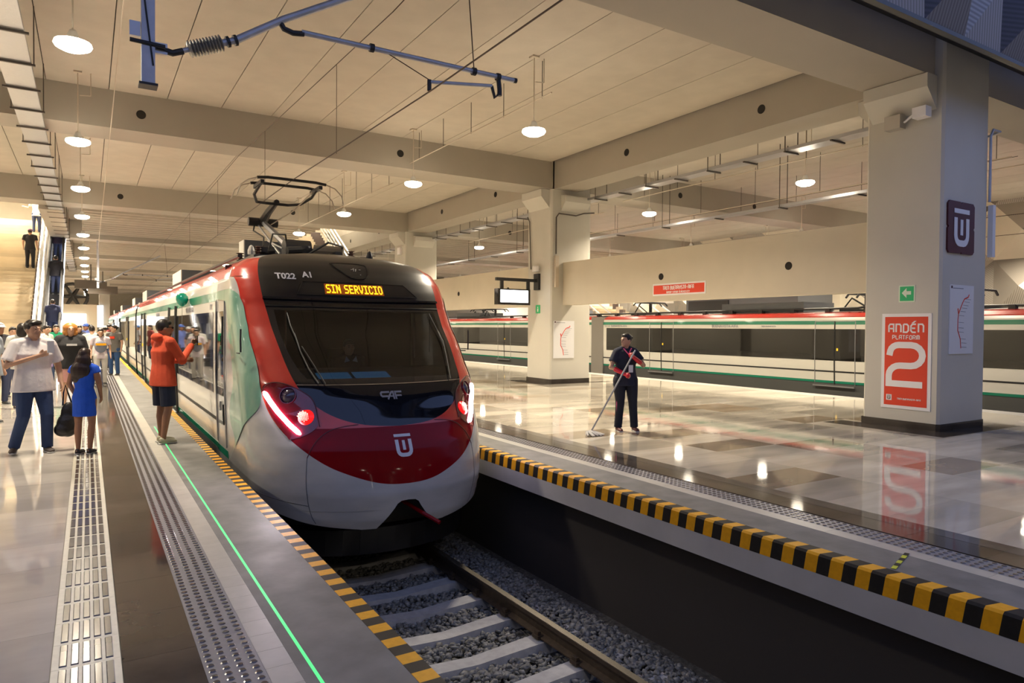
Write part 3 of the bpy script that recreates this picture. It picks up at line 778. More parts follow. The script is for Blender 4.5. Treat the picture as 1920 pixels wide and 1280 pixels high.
wrap_text('A1', .105, -.585, 2.315, M['texw'], .010, sx=1.1, bold=.0035)
# maker's plate and operator emblem
m = MB()
def nose_fn(ca, cz): return lambda u, v, t: tuple(SP(ca+u, cz+v, .003 + t))
quads_plate(m, tu_logo(.235), nose_fn(0.0, .335))
m.build('emblem', M['logow'], train)
m = MB(); q = []
q += stroke([(-.02,.033),(-.115,.033),(-.128,.022),(-.128,0),(-.115,-.012),(-.045,-.012)], .019)
q += stroke([(-.055,-.045),(-.025,.0),(.005,.033),(.022,.033),(.022,-.045)], .019) + stroke([(-.02,-.012),(.022,-.012)], .015)
q += stroke([(.048,-.045),(.048,.033),(.13,.033)], .019) + stroke([(.048,-.006),(.12,-.006)], .017)
quads_plate(m, q, nose_fn(0.0, .865), .002)
m.build('lettering', M['texgrey'], train)
# top marker light
mk = sheet('marker_housing', [(2.29,.03,.10),(2.31,-.04,.20),(2.36,-.10,.245),(2.42,-.155,.26),(2.48,-.20,.265),(2.50,-.22,.25)], M['dispglass'], train, .012, 10)
ribbon('marker_rim', [(-.23,2.50),(0,2.512),(.26,2.50),(.265,2.42),(.22,2.31),(.08,2.28),(-.04,2.31),(-.16,2.42),(-.23,2.50)], .010, M['satin'], mk, off=.017)
def disc(name, a, z, r, m, parent, off, n=20, ring=None):
    mb = MB(); c = SP(a, z, off); nn = Nrm(th_of_a(a, z), z)
    u = Vector((0,0,1)); u = (u - nn*u.dot(nn)).normalized(); v = nn.cross(u)
    if ring is None:
        P = [c + u*r*math.cos(2*PI*k/n) + v*r*math.sin(2*PI*k/n) for k in range(n)]
        P2 = [p - nn*off*1.2 for p in P]
        mb.add([tuple(c + nn*r*.18)] + [tuple(p) for p in P] + [tuple(p) for p in P2], [(0, 1+k, 1+(k+1) % n) for k in range(n)] + [(1+k, 1+n+k, 1+n+(k+1) % n, 1+(k+1) % n) for k in range(n)])
    else:
        P = []
        for k in range(n):
            d = u*math.cos(2*PI*k/n) + v*math.sin(2*PI*k/n); P += [c + d*r, c + d*(r+ring), c + d*(r+ring) - nn*off, c + d*r - nn*off]
        F = []
        for k in range(n):
            b0, b1 = k*4, ((k+1) % n)*4
            for j in range(4): F.append((b0+j, b0+(j+1) % 4, b1+(j+1) % 4, b1+j))
        mb.add([tuple(p) for p in P], F)
    return mb.build(name, m, parent, smooth=ring is None, fix=True)
for k in range(22):
    a_, z_ = .07 + random.gauss(0, .035), 2.41 + random.gauss(0, .025)
    disc('marker_led', a_, z_, .007, M['insul'], mk, .018, 6) if k < 12 else None
# headlights
for s in (-1, 1):
    out = [(.42,1.13,1.14),(.47,.98,1.165),(.56,.86,1.22),(.64,.865,1.26),(.78,.87,1.30),(.86,.90,1.315),(.91,.955,1.325),(.96,1.03,1.33),(1.0,1.12,1.31),(1.02,1.20,1.27)]
    fi, fo = tabf([(q[0], q[1]) for q in out]), tabf([(q[0], q[2]) for q in out])
    out = [(z, fi(z), fo(z)) for z in np.linspace(.42, 1.02, 44)]
    rows = [(z, s*th_of_a(a0, z), s*th_of_a(a1, z)) if s > 0 else (z, -th_of_a(a1, z), -th_of_a(a0, z)) for z, a0, a1 in out]
    hl = patch('headlight_cluster', rows, M['lens'], train, off=.005, cells=12, thick=.004)
    ribbon('lens_rim', [(s*a, z) for a, z in ((1.33,.93),(1.29,1.01),(1.20,1.03),(1.11,1.005),(1.02,.96),(.945,.91),(.89,.86),(.86,.78),(.855,.64),(.85,.56))], .010, M['redseam'], hl, off=.008)
    pts = [(1.312,.915),(1.27,.82),(1.205,.70),(1.12,.575),(1.035,.48)]
    P = []
    for i in range(len(pts)-1):
        for k in range(5): P.append((pts[i][0]+(pts[i+1][0]-pts[i][0])*k/5, pts[i][1]+(pts[i+1][1]-pts[i][1])*k/5))
    P.append(pts[-1]); P = [SP(s*a, z, .014) for a, z in P]
    MB().tube(P, [.012] + [.024]*(len(P)-2) + [.012], 10).build('led_strip', M['led'], hl, smooth=True)
    lm = disc('headlamp', s*1.11, .885, .088, M['lamp'], hl, .012)
    disc('lamp_ring', s*1.11, .885, .088, M['lens'], lm, .018, ring=.008)
    tl = disc('tail_light', s*.965, .655, .088, M['tail'], hl, .012)
    for i in range(-4, 5):
        for j in range(-4, 5):
            if (i*i + j*j) < 17: disc('tail_dot', s*(.985 + i*.0135), .665 + j*.014, .0048, M['taildot'], tl, .030 - .0007*(i*i+j*j), 5)
    ld = bpy.data.lights.new('headlight_glow', 'AREA'); ld.shape = 'RECTANGLE'; ld.size = .05; ld.size_y = .45; ld.energy = 9; ld.color = (1, .86, .95)
    lo = bpy.data.objects.new('headlight_glow', ld); C.objects.link(lo); lo.parent = hl
    c = SP(s*1.18, .70, .05); nn = Nrm(th_of_a(s*1.18, .70), .70); lo.location = c; lo.rotation_euler = (-nn).to_track_quat('-Z', 'Y').to_euler() if False else nn.to_track_quat('-Z', 'Y').to_euler()
# coupler recess, red bar, plough
MB().box(2.6, 3.4, 7.45, 7.5, -.6, -.1).build('coupler_recess', M['seam'], train)
MB().tube([(3.02, 7.35, -.30), (3.18, 7.0, -.42), (3.30, 6.82, -.50)], .022, 10).build('coupler_bar', M['redcover'], train)
m = MB()
n = 20; V = []
for k in range(n+1):
    t = -PI/2 + PI*k/n; x = XC + 1.28*math.sin(t); y = 8.35 - 1.0*math.cos(t)
    V += [(x, y, -.62), (x, y+.04, -.92), (x, y+.25, -.92), (x, y+.25, -.62)]
F = []
for k in range(n):
    for j in range(4): F.append((k*4+j, k*4+(j+1) % 4, (k+1)*4+(j+1) % 4, (k+1)*4+j))
m.add(V, F); m.build('snow_plough', M['satin'], train, fix=True)
box('underframe', (1.75, 4.25, 8.3, 28, -1.05, -.35), M['seam'], train)

# left side livery of the nose module
def side_patch(name, rows, m, off, parent=None, sgn=-1, cells=8):
    """rows (z, y_front, y_back) on the flank"""
    R_ = []
    for z, ya, yb in rows:
        a, b = th_of_y(yb, z, sgn), th_of_y(ya, z, sgn)
        R_.append((z, a, b) if sgn < 0 else (z, b, a))
    return patch(name, R_, m, parent or train, off=off, cells=cells)
for s in (-1, 1):
    fin = tabf([(-.08,9.45),(.15,8.98),(.28,8.90),(.44,9.20),(.65,9.24),(.91,8.93),(1.06,8.94),(1.46,9.18),(1.89,9.43),(2.0,9.55),(2.02,10.3)])
    fou = tabf([(-.08,9.43),(.04,9.20),(.38,8.55),(.62,8.15),(.75,8.02),(.95,8.04),(1.27,8.30),(1.63,8.68),(2.0,8.96),(2.08,9.08),(2.13,9.3)])
    side_patch('green_swoosh', [(z, fou(z), max(fin(z), fou(z)+.01)) for z in np.linspace(-.08, 2.015, 90)], M['swoosh'], .009, sgn=s, cells=14)
    side_patch('green_swoosh', [(z, fou(z), 10.3) for z in np.linspace(2.015, 2.13, 6)], M['swoosh'], .009, sgn=s, cells=16)
    side_patch('side_window', [(z, 9.72 - (.05 if .80 < z < 1.78 else 0), 10.3) for z in np.linspace(.72, 1.85, 14)], M['winglass'], .004, sgn=s)
    side_patch('green_line', [(z, 9.5, 10.3) for z in (-.08, .02)], M['green'], .002, sgn=s)
    side_patch('black_line', [(z, 9.85, 10.3) for z in (.33, .37)], M['hvacd'], .002, sgn=s)
    x = XC + s*(wid(1.0) + .012)
    def vbar(nm, y, z0, z1, r, m): return MB().tube([(XC + s*(wid(z0)+.012), y, z0), (XC + s*(wid((z0+z1)/2)+.014), y, (z0+z1)/2), (XC + s*(wid(z1)+.012), y, z1)], r, 6).build(nm, m, train)
    vbar('door_frame', 9.56, .06, 1.98, .010, M['steel']); vbar('door_frame', 10.25, .06, 2.0, .010, M['steel'])
    vbar('grab_rail', 9.66, 1.28, 1.78, .018, M['darkmetal']); vbar('grab_rail', 9.66, .35, .62, .014, M['darkmetal'])
    h = vbar('door_handle', 9.9, .52, .64, .012, M['chrome'])
    vbar('mirror_seam', 8.42, 1.35, 1.62, .010, M['seam'])
    MB().tube([(XC + s*(wid(1.3)+.012), 8.5, 1.335), (XC + s*(wid(1.3)+.012), 8.66, 1.335)], .008, 6).build('panel_seam', M['seam'], train)

# ------------------------------------------------------------------ cars
def car_band(name, xc, y0, y1, z0, z1, m, parent, zf, off=0.0, side=None, n=None):
    zs = [z for z in [z0] + [q for q in np.arange(-.5, 2.72, .1) if z0 < q < z1] + [2.25,2.42,2.55,2.64,2.70] if z0 <= z < z1] + [z1]
    zs = sorted(set(round(float(z), 4) for z in zs)); mb = MB()
    for s in ((-1, 1) if side is None else (side,)):
        V = []; F = []
        for z in zs: V += [(xc + s*(wid(zf(z))+off), y0, z), (xc + s*(wid(zf(z))+off), y1, z)]
        for i in range(len(zs)-1): F.append((2*i, 2*i+1, 2*i+3, 2*i+2) if s < 0 else (2*i, 2*i+2, 2*i+3, 2*i+1))
        if off:
            F = F[:]; b = len(V); V += [(p[0]-s*off, p[1], p[2]) for p in V]
            L_ = len(zs)*2
            F += [(0, b, b+1, 1), (L_-2, L_-1, b+L_-1, b+L_-2)]
        mb.add(V, F)
    return mb.build(name, m, parent, smooth=False)
def make_car(parent, xc, y0, y1, lv, doors, side, zf, windows=True, detail=True):
    car_band('body_shell', xc, y0, y1, lv.get('base', -.06), lv['redb'], M['whitebody'], parent, zf)
    car_band('red_band', xc, y0, y1, lv['redb'], lv['redt'], M['red'], parent, zf)
    car_band('roof_skin', xc, y0, y1, lv['redt'], lv['top'], M['roofgrey'], parent, zf)
    car_band('skirt', xc, y0, y1, -.38, lv.get('base', -.06), M['skirt'], parent, lambda z: -.1)
    car_band('green_band', xc, y0, y1, lv['g0'], lv['g1'], M['green'], parent, zf, .004, side)
    car_band('window_band', xc, y0+.25, y1-.25, lv['w0'], lv['w1'], M['winglass'], parent, zf, .006, side)
    car_band('black_line', xc, y0, y1, lv['b0'], lv['b1'], M['seam'], parent, zf, .004, side)
    car_band('green_line', xc, y0, y1, lv.get('gl0', -.05), lv.get('gl1', .03), M['green'], parent, zf, .004, side)
    for c in doors:
        X = xc + side*(wid(1.0)+.014)
        d = empty('sliding_door', (0,0,0)); d.parent = parent
        def L(nm, pts, r, m): return MB().tube(pts, r, 6).build(nm, m, d)
        ztop = lv['g1'] - .02
        for yy, rr, mm in ((c-.68, .012, M['steel']), (c+.68, .012, M['steel']), (c, .020, M['seam'])):
            L('door_seam', [(xc+side*(wid(zf(z))+.008), yy, z) for z in (-.03, .6, 1.2, 1.7, ztop)], rr, mm)
        L('door_seam', [(xc+side*(wid(zf(ztop))+.008), c-.68, ztop), (xc+side*(wid(zf(ztop))+.008), c+.68, ztop)], .010, M['steel'])
        MB().box(min(X, X+side*.05), max(X, X+side*.05), c-.70, c+.70, -.11, -.07).build('door_step', M['steel'], d)
        MB().box(min(X, X+side*.012), max(X, X+side*.012), c-.13, c-.08, 1.02, 1.10).build('door_button', mat('button_yellow', (.8,.5,.02), .4, emit=(1,.6,.05), es=.5), d)
    return parent
lvL = dict(redb=2.28, redt=2.58, top=2.715, g0=2.0, g1=2.13, w0=.71, w1=1.85, b0=.33, b1=.38)
lvR = dict(redb=2.07, redt=2.25, top=2.30, g0=1.84, g1=1.96, w0=.71, w1=1.70, b0=.34, b1=.39, base=.0, gl0=.0, gl1=.075)
idz = lambda z: z
zR = lambda z: float(np.interp(z, [-1, 1.6, 2.07, 2.25, 2.30], [-1, 1.6, 2.29, 2.60, 2.715]))
make_car(train, XC, YJ, 28.6, lvL, [], -1, idz)
# black framed door pairs on the platform side of the near train
for c in (15.95, 24.85, 35.2, 43.9, 54.5):
    d = empty('sliding_door', (0,0,0)); d.parent = train
    for yy in (c-.66, c+.66):
        MB().tube([(XC-wid(z)-.012, yy, z) for z in (-.1, .3, .7, 1.1, 1.5, 1.8, 2.05)], .035, 6).build('door_edge', M['seam'], d)
    MB().box(XC-wid(1)-.03, XC-wid(1)-.008, c-.66, c+.66, .71, 1.86).build('door_glass', M['winglass'], d)
    MB().box(XC-wid(1)-.05, XC-wid(1)-.006, c-.72, c+.72, -.12, -.08).build('door_step', M['steel'], d)
    MB().box(XC-wid(1)-.045, XC-wid(1)-.02, c+.04, c+.10, 1.0, 1.09).build('door_button', mat('button_amber', (.8,.5,.02), .4, emit=(1,.6,.05), es=.5), d)
for (a, b) in ((29.4, 48.0), (48.8, 68.0), (68.8, 88), (88.8, 107)):
    make_car(train, XC, a, b, lvL, [], -1, idz)
for a in (28.6, 48.0, 68.0, 88.0):
    MB().box(XC-1.38, XC+1.38, a-.02, a+.82, -.9, 2.5).build('gangway_bellows', M['bellows'], train)
# lettering on the flank
for y, t, s_ in ((13.2, 'BUENAVISTA-AIFA', .13), (10.75, 'T022', .12), (19.6, 'BUENAVISTA-AIFA', .12)):
    text('lettering', t, s_, (XC-wid(1.92)-.008, y, 1.925), (PI/2, 0, -PI/2), M['texgrey'], train, extrude=.001)
# roof equipment
def hvac(y0, y1, z1, w_=.95):
    u = MB().box(XC-w_, XC+w_, y0, y1, 2.6, z1).build('roof_unit', M['hvacd'], train)
    MB().box(XC-w_-.02, XC-w_, y0, y1, 2.6, z1).build('unit_side', M['hvacw'], u)
    MB().tube([(XC-.3, y0-.03, z1-.22), (XC-.1, y0-.03, z1-.20), (XC+.1, y0-.03, z1-.18)], .03, 6).build('unit_vent', M['steel'], u)
for y0, y1, z1 in ((20.5, 20.55, 2.65), (20.6, 22.8, 3.18), (33.5, 36.0, 3.18), (42, 44.5, 3.15), (58, 61, 3.15), (75, 78, 3.1)): hvac(y0, y1, z1, .82)
q_ = MB().box(2.64, 3.6, 14.3, 14.8, 2.6, 3.36).build('roof_unit', M['hvacd'], train); MB().box(2.62, 2.64, 14.3, 14.8, 2.6, 3.36).build('unit_side', M['hvacw'], q_)
MB().tube([(1.85, 10.4, 2.66), (1.85, 28.0, 2.66)], .03, 6).build('roof_conduit', M['darkmetal'], train)
for x, y in ((3.6, 9.9), (1.95, 10.1)): MB().lathe([(.05, 0), (.05, .05), (.03, .11), (.008, .13)], (x, y, 2.66), 10).build('roof_horn', M['darkmetal'] if x > 3 else M['curb'], train)

# pantograph on the near train
pn = MB().box(2.2, 3.8, 11.2, 13.9, 2.72, 2.78).build('pantograph_base', M['darkmetal'], train)
def P_(name, pts, r, m, n=8, par=pn): return MB().tube(pts, r, n).build(name, m, par)
P_('lower_arm', [(3, 12.1, 2.98), (3, 14.35, 3.74)], [.075, .05], M['steel'])
P_('lower_link', [(2.86, 12.35, 2.92), (2.9, 14.3, 3.66)], .018, M['steel'])
P_('knee_joint', [(2.72, 14.38, 3.74), (3.28, 14.38, 3.74)], .085, M['darkmetal'])
P_('upper_arm', [(3, 14.38, 3.76), (3, 13.9, 3.88), (3, 13.2, 3.97)], [.09, .07, .05], M['darkmetal'])
P_('upper_link', [(3.14, 14.3, 3.70), (3.3, 13.2, 3.83), (3.42, 12.35, 4.05)], .012, M['rodl'])
P_('head_frame', [(2.52, 12.35, 4.08), (2.5, 12.7, 3.98), (2.62, 13.1, 3.92), (2.8, 13.2, 3.93), (3.2, 13.2, 3.93), (3.38, 13.0, 3.93), (3.48, 12.6, 4.0), (3.47, 12.25, 4.08)], .026, M['darkmetal'])
for yy in (12.05, 12.6):
    P_('contact_strip', [(2.42, yy, 4.15), (2.6, yy, 4.17), (3.4, yy, 4.17), (3.58, yy, 4.15)], .025, M['seam'])
    P_('head_horn', [(3.58, yy, 4.15), (3.74, yy, 4.10), (3.86, yy, 3.98), (3.90, yy, 3.84)], .011, M['rodl'])
    P_('head_horn', [(2.42, yy, 4.15), (2.28, yy, 4.10), (2.16, yy, 4.00), (2.10, yy, 3.84)], .011, M['rodl'])
for xx in (2.5, 3.48): MB().box(xx-.03, xx+.03, 12.02, 12.62, 4.06, 4.12).build('strip_carrier', M['darkmetal'], pn)
P_('drive_drum', [(2.82, 11.9, 2.96), (3.25, 11.9, 2.96)], .17, M['darkmetal'], 16)
P_('drive_motor', [(3.3, 11.8, 2.95), (3.75, 11.6, 2.92)], .11, M['rod'], 12)
for k, (x, y, z, r_) in enumerate(((2.6, 12.2, 2.92, .09), (3.45, 12.1, 2.95, .07), (2.9, 11.5, 2.9, .06), (3.1, 12.5, 2.95, .05), (2.45, 11.9, 2.85, .06))):
    P_('actuator', [(x-.12, y, z), (x+.12, y+.05, z+.03)], r_, M['seam'] if k % 2 else M['darkmetal'])
P_('spring_rod', [(2.75, 11.7, 2.95), (2.78, 12.9, 3.2)], .016, M['steel']); P_('spring_rod', [(3.2, 11.7, 3.0), (3.12, 12.8, 3.22)], .016, M['steel'])
P_('hose', [(2.5, 11.6, 2.85), (2.55, 11.5, 3.15), (2.8, 11.7, 3.18), (2.9, 12.0, 2.98)], .014, M['seam'])
P_('hose', [(3.1, 11.4, 2.85), (3.4, 11.3, 3.05), (3.7, 11.5, 3.02), (3.75, 11.7, 2.8)], .018, M['seam'])
P_('hose', [(2.5, 12.6, 2.85), (2.7, 12.9, 3.1), (2.85, 13.6, 3.35), (2.8, 14.3, 3.55), (2.85, 14.4, 3.74)], .014, M['seam'])
for (x, y) in ((2.25, 12.6), (3.75, 12.6), (3.75, 11.2), (2.3, 11.4)):
    pr = []
    for k in range(5): pr += [(.035, k*.04), (.075, k*.04+.012), (.035, k*.04+.024)]
    MB().lathe(pr, (x, y, 2.74), 12).build('insulator', mat('brown_insulator', (.10, .05, .04), .2), pn)
MB().box(2.35, 3.65, 12.3, 12.45, 2.84, 2.92).box(2.35, 2.45, 11.4, 12.4, 2.84, 2.92).box(3.55, 3.65, 11.4, 12.4, 2.84, 2.92).build('base_frame', M['darkmetal'], pn)

# ------------------------------------------------------------------ far train on the next track
tr2 = empty('passenger_train', (0,0,0), label='cream train with red and green stripes standing on the far track behind platform 2', cat='train')
XR2 = 21.38
for a, b, dr in ((-3.0, 24.3, [12.94, 20.58, 5.0]), (25.1, 52.0, [33.0, 41.0, 48.0]), (52.8, 80, [60, 70])):
    make_car(tr2, XR2, a, b, lvR, dr, -1, zR)
MB().box(XR2-1.5, XR2+1.3, 24.28, 25.12, -1.0, 2.2).build('gangway_bellows', M['bellows'], tr2)
for y, t, s_ in ((17.3, 'BUENAVISTA-AIFA', .15), (23.2, 'BUENAVISTA-AIFA', .13), (15.4, 'TREN BUENAVISTA', .07), (30, 'BUENAVISTA-AIFA', .13), (24.0, 'T017  A5', .10), (26.0, 'T017  A4', .10)):
    text('lettering', t, s_, (XR2-wid(zR(1.78))-.010, y, 1.78), (PI/2, 0, -PI/2), M['texgrey'], tr2, extrude=.001)
MB().tube([(XR2-1.0, -3, 2.33), (XR2-1.0, 10, 2.34), (XR2-1.0, 11, 2.55), (XR2-1.0, 12.5, 2.36), (XR2-1.0, 24, 2.34), (XR2-1, 50, 2.34)], .035, 6).build('roof_conduit', M['seam'], tr2)
for k in range(24):
    y = 3 + k*1.3; MB().box(XR2-1.08, XR2-.9, y, y+.16, 2.24, 2.36).build('conduit_clip', M['seam'], tr2)
for y0, y1, z1 in ((14.5, 18.0, 2.62), (28, 31.5, 2.60), (37, 40, 2.6)):
    MB().box(XR2-.85, XR2+.85, y0, y1, 2.25, z1).build('roof_unit', M['hvacd'], tr2)
def small_panto(y, parent, xc=XR2, ht=.50):
    p = MB().box(xc-.7, xc+.7, y-.5, y+.5, 2.27, 2.34).build('pantograph_base', M['darkmetal'], parent)
    MB().tube([(xc, y, 2.34), (xc, y, 2.30+ht)], .07, 8).build('folded_arm', M['seam'], p)
    for d in (-.18, .18): MB().tube([(xc-.85, y+d, 2.20+ht), (xc-.7, y+d, 2.33+ht), (xc+.7, y+d, 2.33+ht), (xc+.85, y+d, 2.20+ht)], .035, 6).build('contact_strip', M['seam'], p)
    MB().tube([(xc-.5, y-.4, 2.34), (xc-.5, y+.2, 2.2+ht), (xc-.5, y+.5, 2.34)], .03, 6).build('lower_link', M['seam'], p)
for y in (9.6, 10.9, 12.8, 22.8, 36.5, 38): small_panto(y, tr2)

# ------------------------------------------------------------------ hanging lamps
def make_lamp():
    t = empty('pendant_lamp')
    MB().lathe([(.17, .05), (.13, .07), (.08, .10), (.06, .15), (.04, .20)], (0, 0, 0), 20).build('lamp_housing', M['lamphouse'], t, smooth=False)
    MB().lathe([(.02, -.065), (.13, -.055), (.20, -.02), (.22, .01), (.21, .045), (.17, .055)], (0, 0, 0), 20).build('lamp_lens', M['lampglow'], t, smooth=True)
    MB().tube([(0, 0, .19), (0, 0, CZ-5.26)], .011, 6).build('suspension_rod', M['rodl'], t)
    MB().tube([(.22, 0, .95), (.22, 0, CZ-5.26)], .010, 5).tube([(.22, 0, .95), (.03, 0, .93)], .010, 5).build('cable_hanger', M['rodl'], t)
    MB().box(-.07, .07, -.07, .07, CZ-5.26-.03, CZ-5.26+.02).build('ceiling_box', M['rodl'], t)
    return t
lamp0 = make_lamp(); first = True
LD = bpy.data.lights.new('lamp_light', 'AREA'); LD.shape = 'DISK'; LD.size = .5; LD.energy = LAMP_W; LD.color = LAMP_COL; LD.spread = 2.5
LU = bpy.data.lights.new('lamp_halo', 'POINT'); LU.energy = LAMP_W*.04; LU.color = LAMP_COL; LU.shadow_soft_size = .2
rows_ = [(-.15, 'pendant lamp in the row above the crowded platform', 'pendant lamps above the left platform', 18, 6.5),
         (7.0, 'pendant lamp in the row between the near train and the columns', 'pendant lamps beside the near train', 17, 5.45),
         (15.0, 'pendant lamp in the row beyond the columns', 'pendant lamps beyond the columns', 11, 5.6),
         (22.6, 'pendant lamp above the far train', 'pendant lamps above the far train', 8, 5.6),
         (27.6, 'pendant lamp beyond the far train in front of the folded wall', 'pendant lamps beyond the far train', 8, 5.6),
         (-7.0, 'pendant lamp in the row over the outer left platform side', 'outer left pendant lamps', 15, 6.5)]
ords = ['nearest', 'second', 'third', 'fourth', 'fifth', 'sixth', 'seventh', 'eighth', 'ninth', 'tenth', 'eleventh', 'twelfth', 'thirteenth', 'fourteenth', 'fifteenth', 'sixteenth', 'seventeenth', 'eighteenth']
for (x, lab, grp, n, pitch) in rows_:
    for k in range(n):
        y = 10.6 + 5.5*k
        if k > 9: y = 10.6 + 5.5*9 + (k-9)*5.5
        t = lamp0 if first else copy_tree(lamp0); first = False
        t.location = (x, y, 5.26)
        tag(t, (lab + ', ' + ords[k] + ' from the camera'), 'lamp', grp)
        if k < 18:
            lo = bpy.data.objects.new('lamp_light', LD); C.objects.link(lo); lo.parent = t; lo.location = (0, 0, -.09)
            lu = bpy.data.objects.new('lamp_halo', LU); C.objects.link(lu); lu.parent = t; lu.location = (0, 0, -.30)
dim_lens = bpy.data.objects['lamp_lens'].data.copy(); dim_lens.materials[0] = mat('lamp_glow_dim', (1, 1, 1), .3, emit=(1, .92, .78), es=5)
for x in (-.15, 7.0, 15.0):
    for k in range(4):
        t = copy_tree(lamp0); t.location = (x, -5.6-5.5*k, 5.26)
        for ch in t.children:
            if ch.name.startswith('lamp_lens'): ch.data = dim_lens
        tag(t, '%s pendant lamp behind the open forecourt, over the %s' % (ords[k], {-.15: 'left platform', 7.0: 'track side', 15.0: 'second platform'}[x]), 'lamp', 'pendant lamps behind the forecourt')
# bright light over the stairwells
for (x, y, z, e, sx) in ((-5.0, 40.0, 9.9, 2600, 6), (10.4, 36.0, 9.6, 260, 2.5)):
    ld = bpy.data.lights.new('stairwell_light', 'AREA'); ld.size = sx; ld.energy = e; ld.color = (1, .90, .74)
    lo = bpy.data.objects.new('stairwell_light', ld); C.objects.link(lo); lo.location = (x, y, z)

# conduit rails hanging beside the lamp rows
def conduit(x, y0, y1, z, lab, step=1.4, r=.014):
    t = empty('cable_conduit', (x, y0, z), label=lab, cat='conduit')
    MB().tube([(0, 0, 0), (0, y1-y0, 0)], r, 6).build('conduit_pipe', M['rodl'], t)
    y = y0 + .3
    while y < y1 - .1:
        MB().tube([(0, y-y0, -.02), (0, y-y0, CZ-z)], .008, 5).build('hanger_rod', M['rod'], t); y += step
    return t
conduit(7.25, 10.4, 16.9, 5.98, 'thin grey cable conduit hung on rods under the first ceiling bay')
conduit(7.3, 18.2, 28.0, 5.70, 'thin grey cable conduit hung on rods under the second ceiling bay')
conduit(14.6, 7.2, 16.9, 5.75, 'thin grey cable conduit hung beyond the columns, first bay')
conduit(14.9, 18.2, 28.0, 5.6, 'thin grey cable conduit hung beyond the columns, second bay')
conduit(17.5, 7.2, 28.0, 5.55, 'long thin conduit above the empty track', 2.2)
conduit(19.5, 7.2, 28.0, 5.75, 'long thin conduit above the far train', 2.2)
# cable trays
def tray(x, w_, y0, y1, z, lab, step=.72, hang=True, hs=1.8):
    t = empty('cable_tray', (x, y0, z), label=lab, cat='cable tray'); L = y1-y0
    MB().box(0, w_, 0, L, 0, .012).build('tray_bottom', M['traywire'], t)
    MB().box(-.012, 0, 0, L, 0, .07).build('tray_side', M['steel'], t); MB().box(w_, w_+.012, 0, L, 0, .07).build('tray_side', M['steel'], t)
    rung = MB().box(-.07, w_+.07, -.02, .02, -.035, -.004).mesh('tray_rung', M['rod']); rod = MB().box(-.008, .008, -.008, .008, 0, CZ-z).mesh('hanger_rod', M['rod'])
    y = .3; k = 0
    while y < L and k < 110:
        o = link('tray_rung', rung, t); o.location = (0, y, 0)
        if hang and k % 2 == 0:
            for xx in (-.05, w_+.05): q = link('hanger_rod', rod, t); q.location = (xx, y, -.03)
        y += step; k += 1
    return t
tray(-1.15, .40, 7.3, 62, 5.72, 'shiny wide cable tray running away under the ceiling above the crowded platform', 1.38)
tray(13.05, .34, 7.2, 40, 5.58, 'shiny cable tray hung beyond the platform columns', 1.1)
tray(15.8, .22, 7.2, 60, 4.95, 'lower cable tray above the far edge of platform 2', 2.2)

# ------------------------------------------------------------------ overhead line
def mast_arm(yv, lab, zb=3.66):
    t = empty('cantilever_arm', (0, yv, 0), label=lab, cat='overhead arm')
    def T(nm, pts, r, m, n=10): return MB().tube(pts, r, n).build(nm, m, t)
    MB().box(.385, .485, -.05, .05, zb, BZ).build('drop_post', M['galv'], t)
    MB().box(.365, .505, -.07, .07, zb-.02, zb+.0).build('post_cap', M['darkmetal'], t)
    MB().box(.30, .38, -.02, .02, zb+.38, zb+.50).box(.485, .58, -.02, .02, zb+.27, zb+.36).build('clamp_plate', M['steel'], t)
    T('hinge_bolt', [(.30, -.05, zb+.33), (.56, -.05, zb+.32)], .018, M['darkmetal']); T('hinge_arm', [(.50, 0, zb+.32), (.62, 0, zb+.30), (.70, 0, zb+.335)], .028, M['darkmetal'])
    a, b = Vector((.68, 0, zb+.33)), Vector((1.12, 0, zb+.52)); d = (b-a)
    T('arm_rod', [a, a + d*.2], .022, M['galv'])
    ins = MB(); n = 11; P = []; rr = []
    for k in range(n):
        for dk_, r_ in ((.05, .03), (.35, .066), (.5, .072), (.65, .03)): P.append(a + d*(.14 + .62*(k+dk_)/n)); rr.append(r_)
    ins.tube(P, rr, 14); ins.build('ribbed_insulator', M['insul'], t)
    T('arm_rod', [a + d*.74, b], .03, M['galv'])
    for q in (.86, 1.0): T('pipe_clamp', [a + d*(q-.025), a + d*(q+.025)], .048, M['darkmetal'])
    T('bracket_tube', [b, (1.53, 0, zb+.80), (2.13, 0, zb+1.15), (2.6, 0, zb+1.42), (3.2, 0, zb+1.76)], .034, M['galv'])
    T('clevis', [(1.50, 0, zb+.78), (1.54, 0, zb+.72), (1.62, 0, zb+.70), (1.72, 0, zb+.715)], .026, M['darkmetal'])
    T('registration_tube', [(1.70, 0, zb+.725), (4.03, 0, zb+.735)], .026, M['galv'])
    T('tube_cap', [(4.02, 0, zb+.735), (4.055, 0, zb+.735)], .028, M['darkmetal'])
    for xx in (2.38, 3.52, 3.82): T('pipe_clamp', [(xx-.02, 0, zb+.73), (xx+.02, 0, zb+.73)], .042, M['darkmetal'])
    T('drop_bracket', [(3.82, 0, zb+.74), (3.84, 0, zb+.60), (3.84, 0, zb+.53)], .026, M['darkmetal']); T('drop_bracket', [(3.74, 0, zb+.62), (3.78, 0, zb+.5), (3.84, 0, zb+.56)], .018, M['darkmetal'])
    T('steady_arm', [(3.74, 0, zb+.62), (3.0, 0, zb+.52)], .020, M['galv']); T('wire_clip', [(3.0, 0, zb+.54), (3.0, 0, zb+.43)], .022, M['darkmetal'])
    T('stay_wire', [(2.50, 0, zb+.73), (3.0, 0, zb+.54)], .005, M['wire']); T('stay_wire', [(3.40, 0, BZ), (3.52, 0, zb+.76)], .006, M['wire'])
    T('post_cable', [(.40, -.056, zb+.75), (.44, -.056, zb+.4), (.47, -.056, zb+.15)], .007, M['seam'])
    return t
